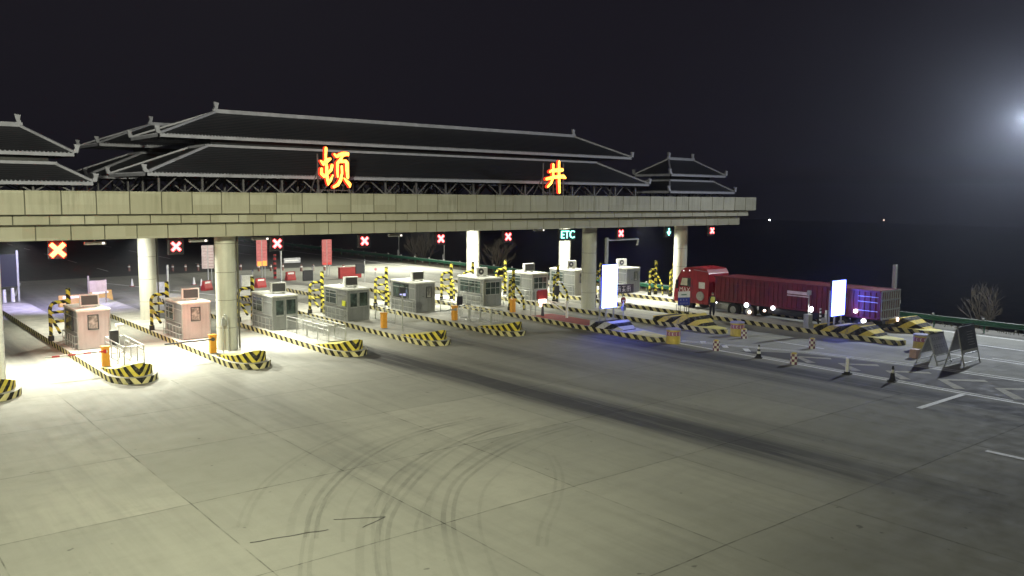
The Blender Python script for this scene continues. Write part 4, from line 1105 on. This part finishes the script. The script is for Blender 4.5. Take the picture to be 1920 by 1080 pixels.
    m = MB(); m.cyl((.19, -.33, 1.03), (.19, -.36, 1.03), .035, .035, 10); m.build('lens', 'lamp', t2)
    m = MB(); m.cyl((.19, -.25, 1.03), (.19, -.328, 1.03), .018, .03, 10); m.build('tube', 'dark', t2)
try:
    person()
except Exception as e:
    print('PERSON', repr(e))

# ------------------------------------------------------------------ guard rail
t = thing('guard_rail', 'long green road guard rail along the right edge of the plaza', 'guard rail', (61.6, 0, 0))
m = MB()
wprof = [(0, .46), (-.08, .50), (-.08, .56), (0, .6), (0, .64), (-.08, .68), (-.08, .75), (0, .8), (.012, .8), (-.06, .745), (-.06, .685), (.012, .64), (.012, .6), (-.06, .56), (-.06, .505), (.012, .46)]
n = len(wprof); y0, y1 = -30, 160
vs = [(x, y0, z) for x, z in wprof] + [(x, y1, z) for x, z in wprof]
m.add(vs, [(i, n + i, n + (i + 1) % n, (i + 1) % n) for i in range(n)]); m.build('beam', 'green_rail', t)
m = MB(); m.box(-.03, .05, y0, y1, .803, .825); m.build('top_edge', 'rail_light', t)
m = MB(); k = 0; y = y0
while y < y1: m.cyl((.1, y, -.2), (.1, y, .86), .05, .05, 8); y += 3.4
m.build('posts', 'green_rail', t)
m = MB(); y = y0 + .1
while y < y1: m.box(.03, .17, y - .06, y + .06, .87, .97); m.box(-.1, -.083, y + 1.2, y + 1.3, .3, .42); y += 3.4
m.build('reflectors', 'white', t)

# ------------------------------------------------------------------ bare bushes
def bush(x, y, h, n, label, seed, spread=.5):
    rr = random.Random(seed); m = MB()
    def grow(p, d, L, r, depth):
        segs = 3; q = p
        for i in range(segs):
            d = (d + Vector((rr.uniform(-1, 1), rr.uniform(-1, 1), rr.uniform(-.3, .6))) * .16).normalized()
            q2 = q + d * L / segs; m.cyl(q, q2, r * (1 - .25 * i / segs), r * (1 - .25 * (i + 1) / segs), 4, 0, True, False)
            if depth > 0 and i > 0 or depth > 2:
                for _ in range(2 if depth > 1 else 3):
                    nd = (d + Vector((rr.uniform(-1, 1), rr.uniform(-1, 1), rr.uniform(-.2, .7))) * .75).normalized()
                    if depth > 0: grow(q2, nd, L * rr.uniform(.5, .72), r * .6, depth - 1)
            q = q2
    z = ter_z(x, y)
    for i in range(n):
        a = rr.uniform(0, 6.28); d = Vector((math.cos(a) * spread, math.sin(a) * spread, 1)).normalized()
        grow(Vector((rr.uniform(-.3, .3), rr.uniform(-.3, .3), -.1)), d, h * rr.uniform(.4, .6), .05, 3)
    t = thing('bare_bush', label, 'bush', (x, y, z), 0, 'leafless bushes beyond the guard rail')
    m.build('branches', 'bark', t)
    return t
bush(65.8, 100, 5.6, 7, 'thick leafless bush behind the guard rail, under the middle of the canopy', 1, .75)
bush(66.5, 85, 4.6, 5, 'thin leafless bush just right of the white back column', 2, .6)
bush(67.8, 27.2, 3.6, 3, 'leafless bush behind the guard rail at the right edge', 5, .55)
def scrub():
    rr = random.Random(4); m = MB()
    for i in range(2600):
        y = rr.uniform(-10, 120); x = 62.4 + abs(rr.gauss(0, 2.2)); z = ter_z(x, y)
        h = rr.uniform(.1, .5); a = rr.uniform(0, 6.28); w = .03
        m.add([(x - w * math.cos(a), y - w * math.sin(a), z), (x + w * math.cos(a), y + w * math.sin(a), z), (x + rr.uniform(-.2, .2), y + rr.uniform(-.2, .2), z + h)], [(0, 1, 2)])
    o = m.build('dry_grass', plain('dry_grass', (.16, .14, .08), .9), None); o['kind'] = 'stuff'; tag(o, 'dry grass and litter along the guard rail', 'grass')
scrub()

# ------------------------------------------------------------------ things behind the station
def info_board(x, y, z0, z1, w, label, red):
    t = thing('information_board', label, 'board', (x, y, 0), 0, 'tall boards on posts behind the station')
    m = MB(); m.box(0, w * .47, 0, .12, z0, z1); m.box(w * .53, w, 0, .12, z0, z1)
    m.build('panel', plain('board_face', (.62, .5, .46), .5) if not red else plain('board_face_redlit', (.62, .16, .16), .5), t)  # red copy of the face carries red light in its colour
    m = MB()
    for k in range(7):
        z = z0 + (z1 - z0) * (k + .7) / 8; m.box(w * .56, w * .95, -.012, -.002, z, z + .03); m.box(w * .06, w * .4, -.012, -.002, z + .07, z + .09)
    m.build('writing', 'redpaint', t)
    m = MB(); m.cyl((w * .5, .06, 0), (w * .5, .06, z1), .06, .06, 8); m.cyl((w * .85, .2, 0), (w * .85, .2, z1), .05, .05, 8); m.build('post', 'steel_dull', t)
    if red:
        m = MB(); m.box(w * .05, w * .45, -.02, -.003, z0 + .02, z0 + .5 * (1 if red == 1 else .5)); m.box(w * .55, w * .95, -.02, -.003, z0 + .02, z0 + .55 * (1 if red == 1 else .5)); m.build('painted_glow_strip', emit('board_glow', (1, .45, .1), 1.6) if red == 1 else emit('board_glow_red', (1, .15, .12), .9), t)  # emissive strip imitates reflected glow at the foot of the board
info_board(30.1, 86, 1.45, 3.8, 1.2, 'pale two column board left of the front column', 0)
info_board(35.8, 86, 1.45, 4.2, 1.15, 'two column board coloured red lit, with a yellow reflection painted at its foot', 1)
info_board(43.3, 86, 1.25, 4.05, 1.15, 'two column board coloured red lit, farther right with pale lines', 2)
def screen_pole(x, y, label, w=.9, mat='dark'):
    t = thing('pole_screen', label, 'screen', (x, y, IH), 0, 'boxes on poles behind the booths')
    m = MB(); m.cyl((.55, 0, 0), (.55, 0, 2.15), .05, .05, 8); m.build('pole', 'steel_dull', t)
    m = MB(); m.box(-.45, .5, -.1, .06, .9, 1.85); m.build('box', mat, t)
    m = MB(); m.cyl((.55, -.05, 2.15), (.55, -.05, 2.32), .09, .06, 10); m.build('camera', 'dark', t)
s0 = screen_pole(34.5, 71.5, 'black screen on a pale pole above the gap before the yellow stickered booth')
screen_pole(41.9, 75.2, 'black screen on a pole above the roof of the yellow stickered booth')
screen_pole(28.2, 70.0, 'pale greenish box on a pole right of the front column', .9, 'roofwhite')
t = thing('road_pole', 'tall pink lit pole with a small name plate right of the front column', 'pole', (36.7, 82, 0))
m = MB(); m.cyl((0, 0, 0), (0, 0, 6.2), .09, .08, 10); m.build('pole', 'steel_dull', t)
m = MB(); m.box(.3, 2.1, -.03, .03, 2.0, 2.5); m.build('name_plate', 'board_grey', t)
m = MB(); m.box(.45, 1.9, -.045, -.032, 2.18, 2.3); m.build('writing', 'white', t)
for x, y, h_, l in ((66.6, 107.8, 8, 'pale lighting column left of the thick bare bush'), (66.5, 96, 8, 'pale lighting column behind the red cross at the bare bush')):
    t = thing('lighting_column', l, 'pole', (x, y, -1), 0, 'lighting columns behind the guard rail')
    m = MB(); m.cyl((0, 0, 0), (0, 0, h_), .1, .07, 10); m.build('mast', 'steel_dull', t)
    m = MB(); m.box(-.25, -.1, -.1, .1, 1.2, 2.0); m.build('box', 'white', t)

def barricade(x, y, label, mat, w=1.6, rz=0, h=.9):
    t = thing('water_barrier', label, 'barrier', (x, y, 0), rz, 'plastic barriers behind the station')
    m = MB(); m.prof([(-.28, 0), (.28, 0), (.28, .2), (.12, h * .7), (.1, h), (-.1, h), (-.12, h * .7), (-.28, .2)], -w / 2, w / 2); m.build('body', mat, t, .03)
    m = MB(); m.box(-w * .35, w * .35, -.135, -.13, h * .72, h * .92); m.build('reflective_strip', 'white', t)
    return t
b1 = barricade(15.6, 74.2, 'ochre barrier left part of the pair behind the pinkish booth', 'ochre', 1.9)
dup(b1, 'ochre barrier right part of the pair behind the pinkish booth', (18.2, 76.4, 0), .2)
barricade(29.4, 77.6, 'ochre barrier left of the front column', 'ochre', 1.2, .3, 1.3)
r1 = barricade(28.2, 79.5, 'red and white barrier left of the ochre one', 'red', 1.0, .5)
dup(r1, 'red barrier on the ground by the pale front column, right side', (33.2, 79.0, 0), .2)
dup(r1, 'red barrier under the red lit two column board', (38.6, 84.0, 0), .1)
t = thing('red_bin', 'large red box barrier below the far red lit board', 'barrier', (43.6, 82.5, 0))
m = MB(); m.box(0, 2.6, 0, .5, 0, 1.15); m.build('body', 'red', t, .05)
m = MB(); m.box(-.02, 2.62, -.03, .53, 1.15, 1.2); m.build('rim', 'redpaint', t)
t = thing('hazard_pillar', 'banded black and red pillar between red lit board and pink lit pole', 'post', (38.0, 86.5, 0))
m = MB(); m.cyl((0, 0, 0), (0, 0, 2.6), .16, .16, 12); m.build('post', stripes('dark_red_bands', 'z', .5, (.35, .04, .04), (.02, .02, .02)), t)
t = thing('red_beacon', 'small red beacon lamp left of the black screen above the booth', 'beacon', (44.6, 76.8, IH - .2))
m = MB(); m.cyl((0, 0, 0), (0, 0, 1.15), .03, .03, 8); m.build('stand', 'steel_dull', t)
m = MB(); m.cyl((0, -.05, 1.3), (0, -.1, 1.3), .13, .13, 14); m.build('lamp', 'lamp_red', t)
cn = None
for x, y, l in ((23.6, 86.8, 'small far cone left of the back column'), (28.9, 85.0, 'small far cone, left one of the two by the pale board'), (28.9, 82.9, 'small far cone, right one of the two by the pale board')):
    if cn is None:
        cn = thing('far_cone', l, 'cone', (x, y, 0), 0, 'cones behind the station'); m = MB(); m.cyl((0, 0, .06), (0, 0, .75), .15, .04, 12); m.build('body', 'white', cn); m = MB(); m.box(-.2, .2, -.2, .2, 0, .06); m.build('base', 'redpaint', cn)
    else: dup(cn, l, (x, y, 0))
t = thing('plywood_sign', 'brown frame with a pale sheet above the nearest booth', 'board', (16.9, 72.6, 0))
m = MB(); m.beam((-.4, 0, 0), (-.4, 0, 2.5), .12, .12); m.beam((.85, 0, 0), (.85, 0, 2.2), .09, .09); m.build('posts', 'bark', t)
m = MB(); m.box(-.35, .9, -.06, -.02, 1.2, 2.1); m.build('sheet', plain('tan_sheet', (.38, .3, .26), .7), t)
t = thing('grey_pillar', 'plain grey pillar right of the left back column', 'post', (24.4, 78.6, 0))
m = MB(); m.beam((0, 0, 0), (0, 0, 2.6), .16, .16); m.build('shaft', 'steel_dull', t); m = MB(); m.box(-1.1, -.15, .1, .2, 0, 1.1); m.build('side_panel', 'board_grey', t)
t = thing('dark_hoarding', 'dark panel wall with pale bottles of plastic at its foot, far left', 'hoarding', (9.6, 80.0, 0))
m = MB(); m.box(-6, 3.2, 0, .2, 1.25, 3.9); m.build('panel', 'jacket', t); m = MB(); m.box(3.2, 3.35, -.05, .2, 0, 4.2); m.build('edge_post', 'steel_dull', t)
m = MB(); [m.cyl((1.0 + .6 * k, -.2, 0), (1.0 + .6 * k, -.2, 1.05 + .1 * (k % 2)), .16, .12, 10) for k in range(4)]; m.build('posts', 'white', t)
dl = None
for i in range(16):
    x, y = 28 + i * 1.35, 104 - i * .9 + (i % 3) * .6
    l = 'small dark delineator in the row behind the boards'
    if dl is None:
        dl = thing('delineator', l, 'delineator', (x, y, 0), 0, 'row of delineators behind the station'); m = MB(); m.cyl((0, 0, 0), (0, 0, .75), .14, .12, 10); m.build('body', plain('delineator_brown', (.2, .1, .08), .6), dl); m = MB(); m.cyl((0, 0, .45), (0, 0, .6), .147, .142, 10); m.build('band', 'white', dl)
    else: dup(dl, l, (x, y, 0))

# canopy light fittings ------------------------------------------------
lf = None
for i, (x, y, l) in enumerate(((10.9, 46.3, 'slim light fitting right of the big flaring red cross'), (5.2, 47.5, 'light fitting under the canopy at the left edge'), (28.4, 46.4, 'slim light fitting left of the pale lighting column'), (42.2, 48.5, 'camera and floodlight fitting between red cross and ETC sign'), (16.0, 46.2, 'floodlight fitting left of the front column top'), (19.6, 46.5, 'row of small floodlights right of the front column top'))):
    if lf is None:
        lf = thing('light_fitting', l, 'light fitting', (x, y, 6.5), 0, 'fittings under the canopy'); m = MB(); m.box(-.5, .5, -.12, .12, -.1, .05); m.build('housing', 'steel_dull', lf, .02); m = MB(); m.box(.3, .42, -.13, -.121, -.08, 0.02); m.build('lens', emit('small_lens', (1, .9, .8), 2), lf); m = MB(); m.cyl((0, 0, .05), (0, 0, .24), .03, .03, 8); m.build('bracket', 'steel_dull', lf)
    else: dup(lf, l, (x, y, 6.5))

# far lights in the valley ---------------------------------------------
def far_lamp(x, y, z, r, mat, label):
    t = thing('distant_lamp', label, 'lamp', (x, y, z - 8), 0, 'lamps far out on the dark plain')
    m = MB(); m.cyl((0, 0, -2), (0, 0, 7.5), .25, .2, 8); m.build('mast', 'steel_dull', t)
    m = MB(); m.cyl((0, 0, 7.5), (0, 0, 7.5 + 2 * r), r, r, 12); m.build('lamp_head', mat, t)
far_lamp(1076, 728, -22.7, .9, 'lamp', 'white lamp point far off just right of the canopy end')
far_lamp(1154, 597, -20, .75, 'lamp_warm', 'fainter warm lamp point far off at the horizon, further right')

# ------------------------------------------------------------------ lights
def area(name, loc, target, power, col, size=.5, spread=180, size_y=None):
    l = bpy.data.lights.new(name, 'AREA'); l.energy = power; l.color = col; l.size = size; l.spread = R(spread)
    if size_y: l.shape = 'RECTANGLE'; l.size_y = size_y
    o = bpy.data.objects.new(name, l); COL.objects.link(o); o.location = loc
    o.rotation_euler = (Vector(target) - Vector(loc)).to_track_quat('-Z', 'Y').to_euler()
    return o
WH = (1, 1, .85); COOL = (.86, .93, 1); GR = (1, 1, .72)
# floodlights under the canopy, one per lane
for x, y, pw in ((8.0, 50.6, 2500), (14.2, 50.8, 2900), (20.3, 51.6, 2300), (26, 56, 1300), (31.8, 57, 1300), (37.8, 57, 1500), (43.6, 59.4, 3800), (49.6, 57, 1700), (55.2, 59.3, 3600), (55.4, 50.5, 1700), (60.6, 54, 1500), (1, 50.5, 700), (14.6, 59.3, 2200)):
    area('canopy_floodlight', (x, y, 6.6), (x, y + (-4 if y < 54 else 1), 0), pw * .55, WH, .4, 112 if y < 52 else 165)
# plaza masts: one behind the camera, one beyond the right edge of the frame
area('mast_floodlight', (-3, 8, 14.5), (20, 44, 7.5), 5200, GR, 1.0, 105)
area('near_fill_light', (5, 12, 15.0), (12, 22, 0), 1600, GR, 1.0, 175)  # extra light added to brighten the near pavement
area('signal_spill', (9.1, 46.15, 6.0), (11.8, 50.5, 1.5), 75, (1, .16, .14), .3, 75)  # added red light, stands in for signal spill on the booth front
area('signal_spill_second', (14.7, 46.15, 6.1), (16.8, 51, 1.8), 70, (1, .16, .1), .3, 60)  # another added red light for the spill on the next booth
area('mast_floodlight_right', (75, 27, 15.6), (54, 27, 0), 4300, COOL, .8, 130)
area('mast_floodlight_rear', (60, 88, 12), (50, 90, 0), 5200, WH, .8, 120)
for x_, p_ in ((20, 750), (31, 950), (42, 800), (52, 700)):
    area('rear_fill_light', (x_, 67.9, 6.9), (x_ + 3, 90, 0), p_, WH, .4, 140)  # added fill lights that brighten the ground behind the station
area('rear_led_screen', (13, 70, 5.6), (18, 80, 0), 1900, (.55, .5, 1), 2.0)

HZ = .0006
hm = bpy.data.materials.new('haze_air'); hn = NT(hm)
pv = hn('ShaderNodeVolumePrincipled', {'Color': (.62, .66, .8, 1), 'Density': HZ, 'Anisotropy': .84})
hn('ShaderNodeOutputMaterial', {1: pv.outputs[0]})
m = MB(); m.box(-1790, 1490, -590, 1490, -60, 34); hz = m.build('haze', hm); hz['kind'] = 'stuff'
sc.cycles.volume_bounces = 0; sc.cycles.volume_step_rate = 1
w = bpy.data.worlds.new('World'); sc.world = w; w.use_nodes = True
nt = w.node_tree; nt.nodes.clear()
sky = nt.nodes.new('ShaderNodeTexSky'); sky.sky_type = 'NISHITA'; sky.sun_disc = False; sky.sun_elevation = R(-5); sky.sun_rotation = R(230)
mx = nt.nodes.new('ShaderNodeMix'); mx.data_type = 'RGBA'; mx.inputs[0].default_value = .9; mx.inputs[7].default_value = (.0105, .0092, .0135, 1)
nt.links.new(sky.outputs[0], mx.inputs[6])
bg = nt.nodes.new('ShaderNodeBackground'); bg.inputs[1].default_value = 1.0
out = nt.nodes.new('ShaderNodeOutputWorld'); nt.links.new(mx.outputs[2], bg.inputs[0]); nt.links.new(bg.outputs[0], out.inputs[0])

# ------------------------------------------------------------------ camera
yaw, pitch, roll, H = .685291, .1070647, .008816, 9.0
cyw, syw, cp, sp = math.cos(yaw), math.sin(yaw), math.cos(pitch), math.sin(pitch)
f = Vector((syw * cp, cyw * cp, -sp)); r = Vector((cyw, -syw, 0)); u = r.cross(f)
r2 = math.cos(roll) * r + math.sin(roll) * u; u2 = -math.sin(roll) * r + math.cos(roll) * u
cd = bpy.data.cameras.new('camera'); cam = bpy.data.objects.new('camera', cd); COL.objects.link(cam)
cam.matrix_world = Matrix(((r2.x, u2.x, -f.x, 0), (r2.y, u2.y, -f.y, 0), (r2.z, u2.z, -f.z, H), (0, 0, 0, 1)))
cd.sensor_width = 36; cd.lens = 36 * 1604.78 / 1920; cd.clip_end = 6000; cd.clip_start = .1
sc.camera = cam
sc.view_settings.view_transform = 'Standard'; sc.view_settings.look = 'None'; sc.view_settings.exposure = 0; sc.view_settings.gamma = 1
sc.cycles.use_denoising = True
sc.cycles.max_bounces = 5; sc.cycles.diffuse_bounces = 3; sc.cycles.sample_clamp_indirect = 4
